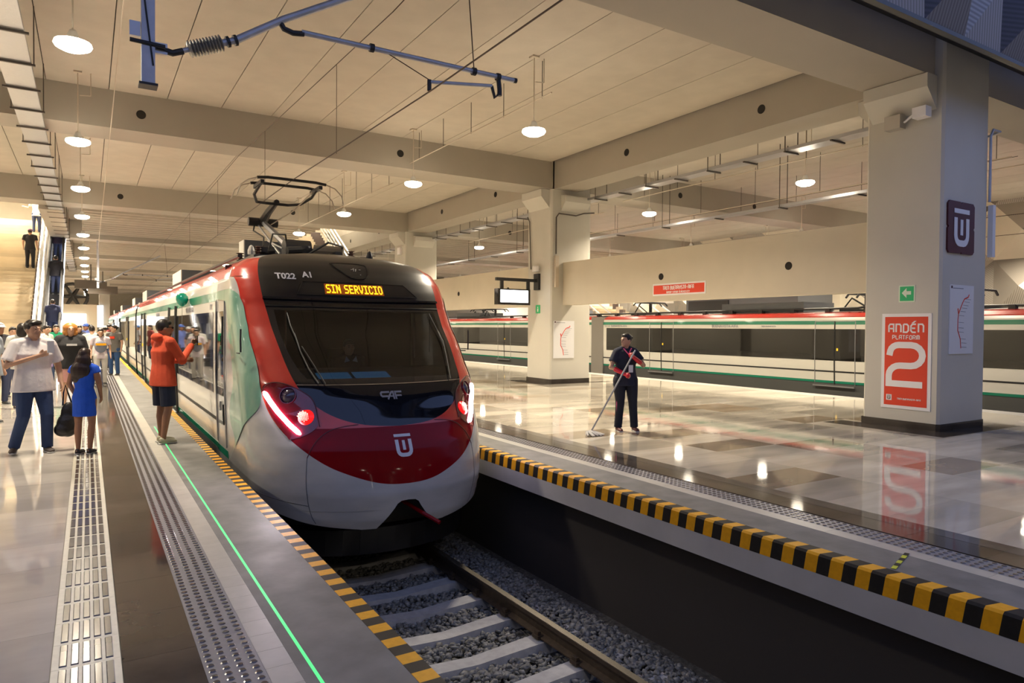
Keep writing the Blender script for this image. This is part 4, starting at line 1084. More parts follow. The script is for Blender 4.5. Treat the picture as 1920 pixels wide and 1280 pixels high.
mast_arm(6.5, 'nearest blue-grey overhead bracket with ribbed insulator, hanging from the concrete beam')
mast_arm(39.7, 'second overhead bracket, pale diagonal tube far down the left platform', zb=3.5)
def wire(name, lab, pts, r=.007):
    t = empty(name, pts[0], label=lab, cat='wire'); p0 = Vector(pts[0])
    MB().tube([Vector(p)-p0 for p in pts], r, 5).build('wire_strand', M['wire'], t); return t
ct = wire('overhead_wire', 'thick black contact wire above the near train', [(3.0, -4, 4.12), (3.0, 6.5, 4.08), (3.0, 12, 4.17), (3.0, 40, 4.0), (3.0, 100, 4.0)], .0085)
ms = wire('overhead_wire', 'upper messenger wire of the near track', [(3.4, 5.9, 5.80), (3.0, 7.5, 5.28), (3.0, 16.95, 5.62), (3.0, 28, 5.5), (3.0, 100, 5.5)], .006)
for y, z in ((9.6, 5.35), (14.2, 5.52), (20.0, 5.58), (26, 5.52)):
    MB().tube([(0, y+4, 4.1-4.12), (0, y+4, z-4.12)], .004, 5).build('dropper', M['wire'], ct)
wire('overhead_wire', 'contact wire above the empty track beyond platform 2', [(17.8, 2, 4.3), (17.8, 100, 4.3)], .008)
wire('overhead_wire', 'contact wire above the far train', [(21.4, 2, 4.3), (21.4, 100, 4.3)], .008)
wire('overhead_wire', 'messenger wire above the empty track beyond platform 2', [(17.8, 7.2, 5.6), (17.8, 100, 5.5)], .006)
t = empty('overhead_cable', (.40, 7.1, 0), label='thin pale cable sloping down between the lamp row and the overhead bracket', cat='cable')
MB().tube([(0, 0, 5.84), (.02, 12, 5.65), (0, 24, 5.2), (-.02, 32, 4.3)], .009, 5).build('cable_strand', M['rodl'], t)

# ------------------------------------------------------------------ signs and fittings on the columns
RX = (PI/2, 0, -PI/2); RY = (PI/2, 0, 0)
def plate_x(name, x, y0, y1, z0, z1, th, m, parent): return box(name, (x-th, x, y0, y1, z0, z1), m, parent)
FX = 11.86
s = empty('platform_sign', (0,0,0), label='tall red sign reading ANDEN PLATFORM 2 with a huge white numeral', cat='sign')
plate_x('sign_backing', FX, 5.98, 6.81, .32, 1.95, .012, M['signwhite'], s)
plate_x('sign_face', FX-.012, 6.035, 6.755, .375, 1.895, .003, M['signred'], s)
xs_ = FX - .0165
# rounded display letters built from strokes
def fn_x(yc, zc, sc_=1, xs=None): return lambda u, v, t: ((xs or xs_) - t, yc - u*sc_, zc + v*sc_)
LET = {'A': [[(-.3,-.5),(-.3,.3),(-.16,.5),(.3,.5),(.3,-.5)], [(-.3,-.05),(.3,-.05)]], 'N': [[(-.3,-.5),(-.3,.5),(.16,.5),(.3,.3),(.3,-.5)]],
       'D': [[(-.3,.5),(.12,.5),(.3,.3),(.3,-.3),(.12,-.5),(-.3,-.5),(-.3,.5)]], 'E': [[(.3,.5),(-.12,.5),(-.3,.3),(-.3,-.3),(-.12,-.5),(.3,-.5)], [(-.3,0),(.22,0)]],
       'P': [[(-.3,-.5),(-.3,.5),(.16,.5),(.3,.35),(.3,.1),(.16,-.05),(-.3,-.05)]], 'L': [[(-.3,.5),(-.3,-.3),(-.14,-.5),(.3,-.5)]], 'T': [[(-.34,.5),(.34,.5)], [(0,.5),(0,-.5)]],
       'F': [[(-.3,-.5),(-.3,.3),(-.14,.5),(.3,.5)], [(-.3,.0),(.22,.0)]], 'O': [[(-.3,.3),(-.14,.5),(.14,.5),(.3,.3),(.3,-.3),(.14,-.5),(-.14,-.5),(-.3,-.3),(-.3,.3)]],
       'R': [[(-.3,-.5),(-.3,.5),(.16,.5),(.3,.35),(.3,.12),(.16,-.03),(-.3,-.03)], [(.02,-.03),(.3,-.5)]], 'M': [[(-.36,-.5),(-.36,.3),(-.22,.5),(.22,.5),(.36,.3),(.36,-.5)], [(0,.5),(0,-.5)]],
       'B': [[(-.3,0),(-.3,.5),(.14,.5),(.26,.38),(.26,.12),(.14,0),(-.3,0),(-.3,-.5),(.16,-.5),(.3,-.36),(.3,-.14),(.16,0)]], 'U': [[(-.3,.5),(-.3,-.3),(-.14,-.5),(.14,-.5),(.3,-.3),(.3,.5)]],
       'V': [[(-.32,.5),(0,-.5),(.32,.5)]], 'I': [[(0,.5),(0,-.5)]], 'S': [[(.3,.5),(-.14,.5),(-.3,.35),(-.3,.12),(-.16,0),(.16,0),(.3,-.14),(.3,-.36),(.14,-.5),(-.3,-.5)]],
       '-': [[(-.2,0),(.2,0)]], 'C': [[(.3,.5),(-.12,.5),(-.3,.3),(-.3,-.3),(-.12,-.5),(.3,-.5)]], 'X': [[(-.3,.5),(.3,-.5)], [(-.3,-.5),(.3,.5)]], 'Y': [[(-.3,.5),(0,0),(.3,.5)], [(0,0),(0,-.5)]], ' ': []}
def letters(mb, txt, h, yc, zc, x, wdf=.17, sx=.85, adv=.98):
    W = {'I': .45, ' ': .6, 'M': 1.15}
    tot = sum(W.get(c, 1.0) for c in txt)*h*sx*adv; u = -tot/2
    for c in txt:
        w_ = W.get(c, 1.0)*h*sx*adv; cx = u + w_/2
        for st in LET[c]:
            P = [(cx + p[0]*h*sx, p[1]*h) for p in st]
            quads_plate(mb, stroke(P, h*wdf), fn_x(yc, zc, 1, x), .0015)
        u += w_
mb = MB(); letters(mb, 'ANDEN', .135, 6.395, 1.70, xs_, .19, 1.0, .92)
quads_plate(mb, [tuple((6.395-6.285+p[0], p[1]) for p in ((-.02,.085),(.02,.085),(.065,.125),(.03,.125)))], fn_x(6.395, 1.70), .0015)
mb.build('lettering', M['signwhite'], s)
mb = MB(); letters(mb, 'PLATFORM', .066, 6.395, 1.545, xs_, .19, .95, .92); mb.build('lettering', M['signwhite'], s)
mb = MB(); quads_plate(mb, stroke([(u*.72, v*.68) for u, v in GLYPH2] + [(.285, -.46*.68)], .108), fn_x(6.395, 1.06), .002); mb.build('numeral', M['signwhite'], s)
mb = MB(); letters(mb, 'TREN BUENAVISTA-AIFA', .026, 6.33, .49, xs_, .2, .9, .92); mb.build('lettering', M['signwhite'], s)
plate_x('small_emblem', FX-.0145, 6.62, 6.715, .455, .555, .003, M['signwhite'], s)
mb = MB(); quads_plate(mb, tu_logo(.07), fn_x(6.667, .505, 1, FX-.019), .001); mb.build('emblem', M['maroon'], s)
# green way-out sign
s = empty('exit_sign', (0,0,0), label='small square green sign with a pale left arrow on the near column', cat='sign')
plate_x('sign_backing', FX, 6.26, 6.53, 2.145, 2.43, .008, M['exitpale'], s); plate_x('sign_face', FX-.008, 6.28, 6.51, 2.165, 2.41, .003, M['exitgreen'], s)
mb = MB(); quads_plate(mb, [((-.08,0),(0,-.085),(0,-.03),(.075,-.03),(.075,.03),(0,.03),(0,.085))], fn_x(6.395, 2.30), .002); mb.build('arrow', M['exitpale'], s, fix=True)
# operator sign on the front of the near column
FY = 5.85
s = empty('operator_sign', (0,0,0), label='dark maroon square sign with a white U emblem on the near column', cat='sign')
ol = []; cxs, czs = 12.42, 3.38
hw, hh, nt_, cr_ = .435, .43, .03, .05
for (sx_, sz_) in ((1,-1),(1,1),(-1,1),(-1,-1)):
    if (sx_, sz_) == (1,-1): ol += [(nt_, -hh), (hw-cr_, -hh), (hw, -hh+cr_), (hw, -nt_), (hw-nt_, 0)]
    if (sx_, sz_) == (1,1): ol += [(hw, nt_), (hw, hh-cr_), (hw-cr_, hh), (nt_, hh), (0, hh-nt_)]
    if (sx_, sz_) == (-1,1): ol += [(-nt_, hh), (-hw+cr_, hh), (-hw, hh-cr_), (-hw, nt_), (-hw+nt_, 0)]
    if (sx_, sz_) == (-1,-1): ol += [(-hw, -nt_), (-hw, -hh+cr_), (-hw+cr_, -hh), (-nt_, -hh), (0, -hh+nt_)]
MB().prism([(cxs+u, czs+v) for u, v in ol], 'y', FY-.03, FY).build('sign_face', M['maroon'], s, fix=True)
mb = MB(); quads_plate(mb, tu_logo(.62), lambda u, v, t: (cxs+u*.95, FY-.031-t, czs+v), .006); mb.build('emblem', M['logow'], s)
# route maps
def route_map(x0, x1, z0, z1, y, lab):
    t = empty('route_map', (0,0,0), label=lab, cat='map')
    box('map_board', (x0, x1, y-.015, y, z0, z1), M['texw'], t)
    W_, H_ = x1-x0, z1-z0
    f = lambda u, v, tt: (x0 + u*W_, y-.016-tt, z1 - v*H_)
    line = [(.80,.13),(.76,.17),(.60,.20),(.52,.26),(.36,.42),(.34,.50),(.34,.66),(.45,.78),(.48,.92)]
    mb = MB()
    def pl(pts, wd): 
        q = stroke([(u*W_, -v*H_) for u, v in pts], wd); quads_plate(mb, q, lambda u, v, tt: (x0+u, y-.016-tt, z1+v), .001)
    pl(line, .022); pl([(.36,.42),(.33,.34)], .03); mb.build('route_line', M['signred'], t)
    mb = MB()
    for u, v in ((.66,.2),(.60,.24),(.55,.29),(.50,.33),(.44,.38),(.38,.44),(.37,.54),(.37,.62),(.37,.68),(.46,.78),(.50,.84),(.5,.9)): pl([(u, v), (u+.22, v+.006)], .007)
    pl([(.12,.05),(.55,.05)], .012); mb.build('station_names', M['texgrey'], t)
    mb = MB(); pl([(.04,.035),(.10,.035)], .04); mb.build('map_emblem', M['maroon'], t)
route_map(12.12, 12.91, 1.275, 2.43, 5.85, 'white route map with a red line on the near column')
route_map(11.96, 12.73, .755, 1.89, 16.95, 'white route map with a red line on the column behind the cleaner')
# emergency light and small boxes near the top of the near column
t = empty('emergency_light', (11.86, 6.22, 5.20), label='grey box lamp with small white spotlight under the corbel of the near column', cat='light')
MB().box(-.18, 0, .25, .52, -.11, .12).build('lamp_box', M['lamphouse'], t)
MB().tube([(-.1, .22, -.02), (-.16, .02, .06)], .02, 6).box(-.24, -.06, -.20, .02, -.03, .14).build('spot_head', M['signwhite'], t)
t = empty('conduit', (0,0,0), label='bent grey conduit rising along the right edge of the near column', cat='conduit')
MB().tube([(13.32, 5.80, 3.9), (13.32, 5.80, 5.05), (13.36, 5.78, 5.15), (13.6, 5.78, 5.15), (13.66, 6.0, 5.12)], .022, 8).build('pipe', M['galv'], t)
box('light_panel', (13.36, 13.46, 5.76, 5.84, 2.95, 3.85), M['texw'], t)
t = empty('conduit', (0,0,0), label='thin vertical conduit bending over the corbel of the column behind the cleaner', cat='conduit')
MB().tube([(12.0, 16.90, 3.9), (12.0, 16.90, 5.0), (12.08, 16.88, 5.12), (12.7, 16.85, 5.10), (13.0, 16.85, 5.2), (13.4, 16.85, 5.25)], .022, 8).build('pipe', M['rod'], t)
MB().box(11.96, 12.08, 16.86, 16.94, 2.9, 3.85).build('vertical_lamp', M['rodl'], t)
t = empty('conduit', (0,0,0), label='curved dark cable on the track side of the column behind the cleaner', cat='cable')
MB().tube([(11.82, 18.0, 3.5), (11.82, 18.1, 5.0), (11.78, 18.15, 5.15)], .018, 6).build('pipe', M['rod'], t)
# hanging screen on the second column
t = empty('platform_display', (11.86, 17.65, 0), label='blank white glowing screen hanging from a black bracket on the column', cat='screen')
MB().box(-.08, 0, -.13, .13, 2.84, 3.34).build('wall_bracket', M['seam'], t)
MB().box(-1.52, -.05, -.04, .04, 3.08, 3.17).box(-1.36, -1.26, -.03, .03, 2.82, 3.1).box(-.42, -.32, -.03, .03, 2.82, 3.1).build('arm', M['seam'], t)
MB().box(-1.50, -.36, -.11, .11, 2.36, 2.84).build('screen_case', M['mask'], t); MB().box(-1.42, -.44, -.118, -.11, 2.43, 2.80).build('screen_panel', M['screen'], t)
t = empty('dome_camera', (11.86, 17.6, 3.4), label='small white camera housing above the screen bracket', cat='camera'); MB().lathe([(.11, 0), (.11, .15), (.08, .18), (.02, .19)], (-.12, 0, 0), 12).build('camera_body', M['signwhite'], t)
MB().box(-.12, 0, -.04, .04, .10, .16).build('camera_mount', M['signwhite'], t)
s = empty('exit_sign', (0,0,0), label='small green emergency exit sign below the hanging screen', cat='sign')
plate_x('sign_face', FX, 17.52, 17.76, 2.12, 2.38, .01, M['exitgreen'], s)
mb = MB(); quads_plate(mb, [((-.03,-.08),(.03,-.08),(.03,.02),(-.03,.02)), ((-.02,.035),(.02,.035),(.02,.075),(-.02,.075))], fn_x(17.64, 2.25, 1, FX-.0105), .002); mb.build('pictogram', M['exitpale'], s)
# long red signs on the spandrel wall
def long_sign(y0, y1, z0, z1, l1, l2, lab):
    t = empty('station_sign', (0,0,0), label=lab, cat='sign')
    plate_x('sign_backing', 12.3, y0, y1, z0, z1, .012, M['signwhite'], t); plate_x('sign_face', 12.288, y0+.035, y1-.035, z0+.04, z1-.04, .004, M['signred'], t)
    mb = MB(); letters(mb, l1, .085, (y0+y1)/2, z1-.115, 12.283, .2, .72, .92); mb.build('lettering', M['signwhite'], t)
    if l2: mb = MB(); letters(mb, l2, .045, (y0+y1)/2, z0+.075, 12.283, .2, .72, .92); mb.build('lettering', M['signwhite'], t)
long_sign(11.27, 13.03, 2.50, 2.80, 'TREN BUENAVISTA-AIFA', 'AIRPORT STATION TO MEXICO CITY', 'long red sign with white lettering on the beam above the far train')
long_sign(26.0, 28.5, 2.45, 2.80, 'TREN BUENAVISTA-AIFA', '', 'long red sign seen just past the right shoulder of the red train')
box('pale_patch', (12.292, 12.3, 24.6, 27.4, 2.95, 3.55), mat('patch_paint', (.50, .48, .42), .5), sp)
s = empty('station_sign', (0,0,0), label='small white sign with a black symbol beside the red train roof', cat='sign')
plate_x('sign_face', 12.3, 28.8, 29.5, 2.45, 2.8, .012, M['signwhite'], s); plate_x('pictogram', 12.288, 29.0, 29.3, 2.52, 2.74, .003, M['seam'], s)
s = empty('station_sign', (0,0,0), label='red end of a sign almost hidden behind the train roof', cat='sign'); plate_x('sign_face', 12.3, 29.6, 31.5, 2.45, 2.8, .012, M['signred'], s)
# overhead camera boxes on the third column
t = empty('junction_box', (11.86, 28.6, 0), label='small pale junction box on the third column', cat='box'); MB().box(-.1, 0, -.1, .2, 4.9, 5.2).build('box_body', M['signwhite'], t)

# ------------------------------------------------------------------ stairs
def stairs(name, x0, x1, y0, z0, z1, rise, run, lab, m, dark=None):
    t = empty(name, (0, 0, 0), label=lab, cat='stairs'); n = int((z1-z0)/rise)
    for k in range(n):
        y = y0 + run*k
        MB().box(x0, x1, y, y+run+.02, z0+rise*k, z0+rise*(k+1)).build('step', m, t)
        if dark: MB().box(dark[0], dark[1], y-.005, y+run+.02, z0+rise*k+.01, z0+rise*(k+1)-.02).build('stair_stringer', M['stonedark'], t)
    return t, n
def railing(t, x, y0, z0, y1, z1, m, posts=8, r=.035, hh=1.0):
    for h in (hh, hh*.72, hh*.45, hh*.2): MB().tube([(x, y0, z0+h), (x, y1, z1+h)], r if h == hh else r*.6, 6).build('handrail', m, t)
    for k in range(posts+1):
        f = k/posts; y, z = y0+(y1-y0)*f, z0+(z1-z0)*f
        MB().tube([(x, y, z), (x, y, z+hh)], r*.8, 6).build('post', m, t)
st, n = stairs('staircase', -8.2, -1.90, 29.8, 0, 6.8, .17, .265, 'broad pale marble staircase rising behind the crowd at the left', M['stone'], dark=(-1.90, -1.76))
for xx in (-1.72, -1.56): railing(st, xx, 30.0, .1, 40.2, 6.7, M['rail_w'], 9, .05)
MB().prism([(29.6, 0), (40.4, 6.9), (40.4, 6.5), (30.3, 0)], 'x', -1.52, -1.44).build('side_panel', M['rail_w'], st)
esc = empty('escalator', (0,0,0), label='escalator with glowing white side strips beside the marble staircase', cat='escalator')
for k in range(36): MB().box(-1.38, -.97, 30.6+.27*k, 30.9+.27*k, .165*k, .165*(k+1)).build('step', M['darkmetal'], esc) 
for xx in (-1.43, -.95):
    MB().prism([(30.0, .0), (30.3, .95), (40.2, 7.0), (40.4, 6.2), (30.6, 0)], 'x', xx, xx+.05).build('balustrade', M['rail_w'], esc)
    MB().tube([(xx+.02, 30.2, 1.0), (xx+.02, 40.2, 7.05)], .05, 8).build('handrail', M['seam'], esc)
MB().prism([(30.1, .35), (30.2, .60), (40.3, 6.75), (40.3, 6.5)], 'x', -.99, -.86).build('light_strip', M['escglow'], esc)
MB().prism([(30.1, .35), (30.2, .60), (40.3, 6.75), (40.3, 6.5)], 'x', -1.42, -1.39).build('light_strip', M['escglow'], esc)
# stairwell seen over the train roof
st2, n = stairs('staircase', 9.0, 10.3, 31.0, 2.6, 6.9, .17, .28, 'pale staircase rising through the ceiling opening above the near train roof', M['stone'], dark=(10.3, 10.9))
for xx in (10.95, 11.15): railing(st2, xx, 31.0, 2.8, 38.0, 7.0, M['rail_w'], 5, .05)
MB().prism([(30.5, 2.2), (38.2, 6.9), (38.2, 6.4), (31.3, 2.2)], 'x', 9.0, 11.3).build('soffit', M['paint'], st2)
MB().box(9.0, 9.3, 31, 31.3, 0, 2.6).box(10.9, 11.2, 31, 31.3, 0, 2.6).build('support_leg', M['paint'], st2)
st3 = empty('staircase', (0,0,0), label='pale staircase with white handrails beyond the far train', cat='stairs')
for k in range(16): MB().box(26.2, 28.6, 36.0-.3*k-.3, 36.0-.3*k, 4.6-.17*k-.17, 4.6-.17*k).build('step', M['stone'], st3)
for k in range(12): MB().box(26.0, 26.2, 33.0-.3*k-.3, 33.0-.3*k, 4.3-.17*k-.3, 4.3-.17*k).build('stair_stringer', M['stonedark'] if k % 2 else M['stone'], st3)
for dy in (0, 1.0, 5.0, 5.8):
    MB().tube([(25.9, 37-dy, 5.4), (25.9, 31-dy, 2.0)], .06, 6).build('handrail', M['rail_w'], st3)
MB().box(26.2, 28.6, 27, 27.4, 0, 2.0).build('support_leg', M['stone'], st3)
kb = empty('service_cabin', (0,0,0), label='dark grey flat-roofed cabin behind the far train', cat='cabin')
MB().box(26.5, 29, 19.0, 25.6, 0, 3.35).build('cabin_body', M['hvacd'], kb); MB().box(26.44, 26.5, 22.8, 25.4, 2.1, 3.1).build('cabin_window', M['seam'], kb)

# far left clutter: round fan and equipment frames beyond the escalator
fan = empty('ventilation_fan', (-1.0, 64, 3.9), label='round black ventilation fan high beyond the escalator', cat='fan')
mb = MB(); n = 20
mb.tube([(1.0*math.cos(2*PI*k/n), 0, 1.0*math.sin(2*PI*k/n)) for k in range(n+1)], .12, 6); mb.build('fan_ring', M['seam'], fan)
for k in range(6): MB().tube([(0, 0, 0), (.95*math.cos(PI*k/3), 0, .95*math.sin(PI*k/3))], [.2, .1], 5).build('fan_blade', M['seam'], fan)
MB().tube([(0, 0, -1.0), (0, 0, -3.9)], .08, 6).build('stand', M['rod'], fan)
kk = empty('kiosk', (-.6, 60, 0), label='pale concrete kiosk with a glowing screen far behind the crowd', cat='kiosk')
MB().box(-1.2, 1.2, 0, 2, 0, 3.2).build('kiosk_body', M['paint'], kk); MB().box(-1.4, .5, -.1, 0, 1.7, 2.5).build('kiosk_screen', M['screen'], kk)
for i, (x, y, z) in enumerate(((1.0, 62, 4.2), (.2, 58, 4.4))):
    e = empty('equipment_frame', (x, y, z), label=['dark wall-mounted equipment frame right of the far kiosk', 'dark equipment frame above the far kiosk'][i], cat='frame')
    MB().box(-1.0, 1.0, 0, .4, -.1, .5).build('frame_body', M['rod'], e); MB().tube([(0, .2, .5), (0, .2, CZ-z)], .04, 6).build('drop_rod', M['rod'], e)
# service column with vertical light at the far end
vc = empty('light_column', (1.35, 70, 0), label='white glowing vertical light on a far column beyond the crowd', cat='light')
MB().box(-.5, .3, 0, .6, 0, CZ).build('shaft', M['paintcol'], vc); MB().box(-.75, -.2, -.1, 0, 1.5, 3.4).build('light_tube', M['escglow'], vc)
bl = empty('balloon', (1.42, 13.4, 2.12), label='round teal green balloon floating beside the train flank', cat='balloon')
mb = MB(); mb.lathe([(.005,-.13), (.03,-.12), (.08,-.07), (.105,0), (.10,.05), (.07,.095), (.02,.115)], (0,0,0), 18); mb.build('balloon_skin', mat('balloon_teal', (.0, .30, .20), .12, coat=.6), bl, smooth=True)
MB().tube([(0, 0, -.13), (.0, .02, -.45)], .004, 5).build('string', M['curb'], bl)

# ------------------------------------------------------------------ people
def skin_m(c): return mat('skin', c, .5, noise=.08, nscale=30)
SK = {'a': skin_m((.42, .22, .13)), 'b': skin_m((.50, .29, .19)), 'c': skin_m((.33, .16, .09))}
HAIR = mat('hair_black', (.012, .009, .008), .38)
HAIRB = mat('hair_brown', (.035, .016, .010), .4)
def cloth(n, c, **k): return mat(n, c, .85, bump=.25, bscale=22, noise=.12, nscale=9, obj_coords=True, **k)
def ell(mb, c, r, rot=None, n=12, m=8):
    c = Vector(c); V = []; F = []
    for i in range(m+1):
        t = PI*i/m
        for k in range(n):
            p = Vector((r[0]*math.sin(t)*math.cos(2*PI*k/n), r[1]*math.sin(t)*math.sin(2*PI*k/n), r[2]*math.cos(t)))
            if rot: p = rot @ p
            V.append(tuple(c + p))
    for i in range(m):
        for k in range(n): F.append((i*n+k, (i+1)*n+k, (i+1)*n+(k+1) % n, i*n+(k+1) % n))
    mb.add(V, F)
def limb(mb, pts, rs, n=10, ref=None, ends=True):
    pts = [Vector(p) for p in pts]
    mb.tube(pts, rs, n, True, ref)
    if ends:
        for p, r in zip(pts, rs):
            r0 = min(r) if isinstance(r, tuple) else r
            ell(mb, p, (r0*.99,)*3, n=8, m=6)
def remesh(mb, name, m, parent, vox=.011, smooth=3, fac=.5):
    me = mb.mesh(name, m); o = bpy.data.objects.new(name, me); C.objects.link(o)
    r = o.modifiers.new('r', 'REMESH'); r.mode = 'VOXEL'; r.voxel_size = vox; r.use_smooth_shade = True
    if smooth: s_ = o.modifiers.new('s', 'SMOOTH'); s_.iterations = smooth; s_.factor = fac
    dg = bpy.context.evaluated_depsgraph_get(); dg.update()
    nm = bpy.data.meshes.new_from_object(o.evaluated_get(dg)); bpy.data.objects.remove(o)
    nm.materials.clear(); nm.materials.append(m); nm.name = name
    nm.polygons.foreach_set('use_smooth', [True]*len(nm.polygons))
    return link(name, nm, parent)
def person(loc, face, H=1.72, label='', group=None, skin='a', build=1.0, top=('tee', (.6,.6,.6)), bottom=('trousers', (.03,.04,.09)), shoes=(.03,.03,.03), hair=('short', None),
           pose=None, vox=.013, lean=0.0, cap=None, head_yaw=0, fine=False, soles=None):
    """face: angle of the direction the body looks to, 0 = towards the camera side (-Y), positive turns towards +X"""
    p = dict(shR=(-.195,0,1.41), shL=(.195,0,1.41), elR=(-.25,.03,1.12), elL=(.25,.03,1.12), haR=(-.26,-.06,.88), haL=(.26,-.06,.88),
             hipR=(-.095,0,.90), hipL=(.095,0,.90), knR=(-.105,-.02,.49), knL=(.105,-.02,.49), anR=(-.11,.02,.085), anL=(.11,.02,.085), ftR=0, ftL=0)
    if pose: p.update(pose)
    k = H/1.74
    root = empty('person', loc, face, label=label, cat='person', group=group); root.scale = (k, k, k)
    sk = SK[skin]; b = build
    V3 = Vector
    # --- body: one continuous surface
    mb = MB(); hy = Matrix.Rotation(head_yaw, 4, 'Z'); hc = V3((0, -.015+lean, 1.60))
    def hd(x, y, z): return hc + (hy @ V3((x, y, z)))
    R3 = hy.to_3x3()
    ell(mb, hc, (.078, .096, .115), R3); ell(mb, hd(0, -.025, -.055), (.062, .072, .068), R3); ell(mb, hd(0, -.075, -.098), (.028, .022, .022), R3)
    ell(mb, hd(0, -.104, -.022), (.014, .020, .026), R3); ell(mb, hd(0, -.096, .018), (.045, .012, .012), R3); ell(mb, hd(0, -.094, -.066), (.026, .010, .009), R3)
    for s_ in (-1, 1): ell(mb, hd(s_*.080, .012, -.015), (.010, .022, .032), R3)
    limb(mb, [(0, .015, 1.40), (0, .005+lean*.6, 1.52)], [.058*b, .052*b])
    limb(mb, [(0, 0, .92), (0, .005, 1.08), (0, 0, 1.28), (0, .005, 1.41)], [(.085*b, .14*b), (.08*b, .125*b), (.09*b, .15*b), (.06*b, .13*b)], 14, ref=(0, 1, 0), ends=False)
    for s_, S_ in (('R', -1), ('L', 1)):
        sh, el, ha = V3(p['sh'+s_]), V3(p['el'+s_]), V3(p['ha'+s_])
        limb(mb, [sh, el, ha], [.050*b, .039*b, .026])
        d = (ha - el).normalized(); pal = ha + d*.055
        side = d.cross(V3((0, 0, 1)) if abs(d.z) < .8 else V3((0, 1, 0))).normalized(); up = side.cross(d).normalized()
        limb(mb, [ha, ha + d*.03, pal + d*.02], [(.024, .024), (.018, .034), (.014, .038)], 8, ref=tuple(side), ends=False)
        if fine:
            for q in range(4):
                o_ = up*(-.030 + .020*q); ln = (.062, .074, .070, .055)[q]
                f0 = pal + d*.012 + o_; f1 = f0 + d*ln*.55 - side*.012*S_; f2 = f1 + d*ln*.3 - side*.024*S_
                mb.tube([f0, f1, f2], [.0095, .0088, .0075], 6)
            th0 = ha + d*.02 + up*.030; mb.tube([th0, th0 + d*.03 + up*.022, th0 + d*.055 + up*.026 - side*.01*S_], [.012, .011, .009], 6)
        else:
            for q in range(4): mb.tube([pal + up*(-.028+.019*q), pal + up*(-.028+.019*q) + d*.062], [.010, .008], 5)
            mb.tube([ha + d*.02 + up*.028, ha + d*.05 + up*.05], [.011, .009], 5)
        hp, kn, an = V3(p['hip'+s_]), V3(p['kn'+s_]), V3(p['an'+s_])
        limb(mb, [hp, hp.lerp(kn, .5), kn, kn.lerp(an, .3) + V3((0, .01, 0)), an], [.085*b, .070*b, .050*b, .052*b, .034])
        fa_ = p['ft'+s_]; fd = V3((math.sin(fa_), -math.cos(fa_), 0))
        limb(mb, [an + V3((0,0,-.03)) - fd*.03, an + fd*.12 + V3((0,0,-.055))], [.034, .026])
    remesh(mb, 'body', sk, root, vox, 2)
    # eyes and brows
    if vox < .02:
        for s_ in (-1, 1):
            e = MB(); ell(e, hd(s_*.030, -.093, .006), (.011, .006, .006), R3, 8, 6); e.build('eye', HAIR, root)
            e = MB(); ell(e, hd(s_*.032, -.098, .028), (.020, .005, .005), R3, 8, 4); e.build('eyebrow', HAIR, root)
    # --- top
    kind, col = top; tm = cloth('cloth_top', col); i_ = .018
    mb = MB(); lo = .80 if kind in ('tee', 'hoodie', 'loose') else .90
    if kind == 'dress': lo = .62
    wr = 1.16 if kind in ('hoodie', 'loose') else 1.0
    if kind != 'none':
        if kind == 'dress': prof_ = [(lo, .125, .165), (.80, .12, .165), (.92, .125, .172), (1.08, .095, .13), (1.26, .11, .155), (1.38, .085, .15)]
        else: prof_ = [(lo, .128*wr, .200*wr), (.92, .122*wr, .182*wr), (1.10, .106*wr, .155*wr), (1.28, .115*wr, .172*wr), (1.40, .085, .165), (1.455, .060, .095)]
        limb(mb, [(0, .003, q[0]) for q in prof_], [(q[1]*b, q[2]*b) for q in prof_], 16, ref=(0, 1, 0), ends=False)
        for s_ in ('R', 'L'):
            sh, el, ha = V3(p['sh'+s_]), V3(p['el'+s_]), V3(p['ha'+s_])
            if kind == 'hoodie': limb(mb, [sh, el, el.lerp(ha, .93)], [.070*b, .066*b, .046])
            elif kind in ('tee', 'loose'): mb.tube([sh, sh.lerp(el, .35), sh.lerp(el, .78 if kind == 'loose' else .66)], [.064*b, .066*b*wr**.5, .070*b*wr], 12); ell(mb, sh, (.063*b,)*3)
            elif kind == 'dress': mb.tube([sh, sh.lerp(el, .30)], [.062*b, .070*b], 12); ell(mb, sh, (.062*b,)*3)
            limb(mb, [(sh.x*.30, sh.y+.005, 1.452), (sh.x*.98, sh.y, sh.z+.008)], [.050*b, .058*b], ends=True)
        if kind == 'hoodie':
            ell(mb, (0, .085, 1.475), (.115, .07, .06)); ell(mb, (0, .02, 1.47), (.085, .085, .035)); ell(mb, (0, -.10, .99), (.12, .045, .09))
            limb(mb, [(-.13, 0, .82), (.13, 0, .82)], [(.1, .1), (.1, .1)], ends=False) if False else None
        remesh(mb, {'tee': 't_shirt', 'loose': 't_shirt', 'hoodie': 'hoodie', 'dress': 'dress'}[kind], tm, root, vox, 3)
    # --- bottom
    kind2, col2 = bottom
    if kind2 != 'none':
        bm_ = cloth('cloth_bottom', col2); mb = MB()
        limb(mb, [(0, .003, .86), (0, .003, .97)], [(.105*b, .160*b), (.098*b, .150*b)], 14, ref=(0, 1, 0), ends=False)
        for s_ in ('R', 'L'):
            hp, kn, an = V3(p['hip'+s_]), V3(p['kn'+s_]), V3(p['an'+s_])
            if kind2 == 'trousers': limb(mb, [hp, hp.lerp(kn, .5), kn, kn.lerp(an, .5), an + V3((0, 0, -.02))], [.102*b, .088*b, .068*b, .062*b, .060*b], 12, ends=False); ell(mb, hp, (.1*b,)*3)
            else: limb(mb, [hp, hp.lerp(kn, .5), hp.lerp(kn, .92)], [.102*b, .098*b, .098*b], 12, ends=False); ell(mb, hp, (.1*b,)*3)
        remesh(mb, 'trousers' if kind2 == 'trousers' else 'shorts', bm_, root, vox, 3)
    # --- shoes
    shm = mat('shoe', shoes, .6)
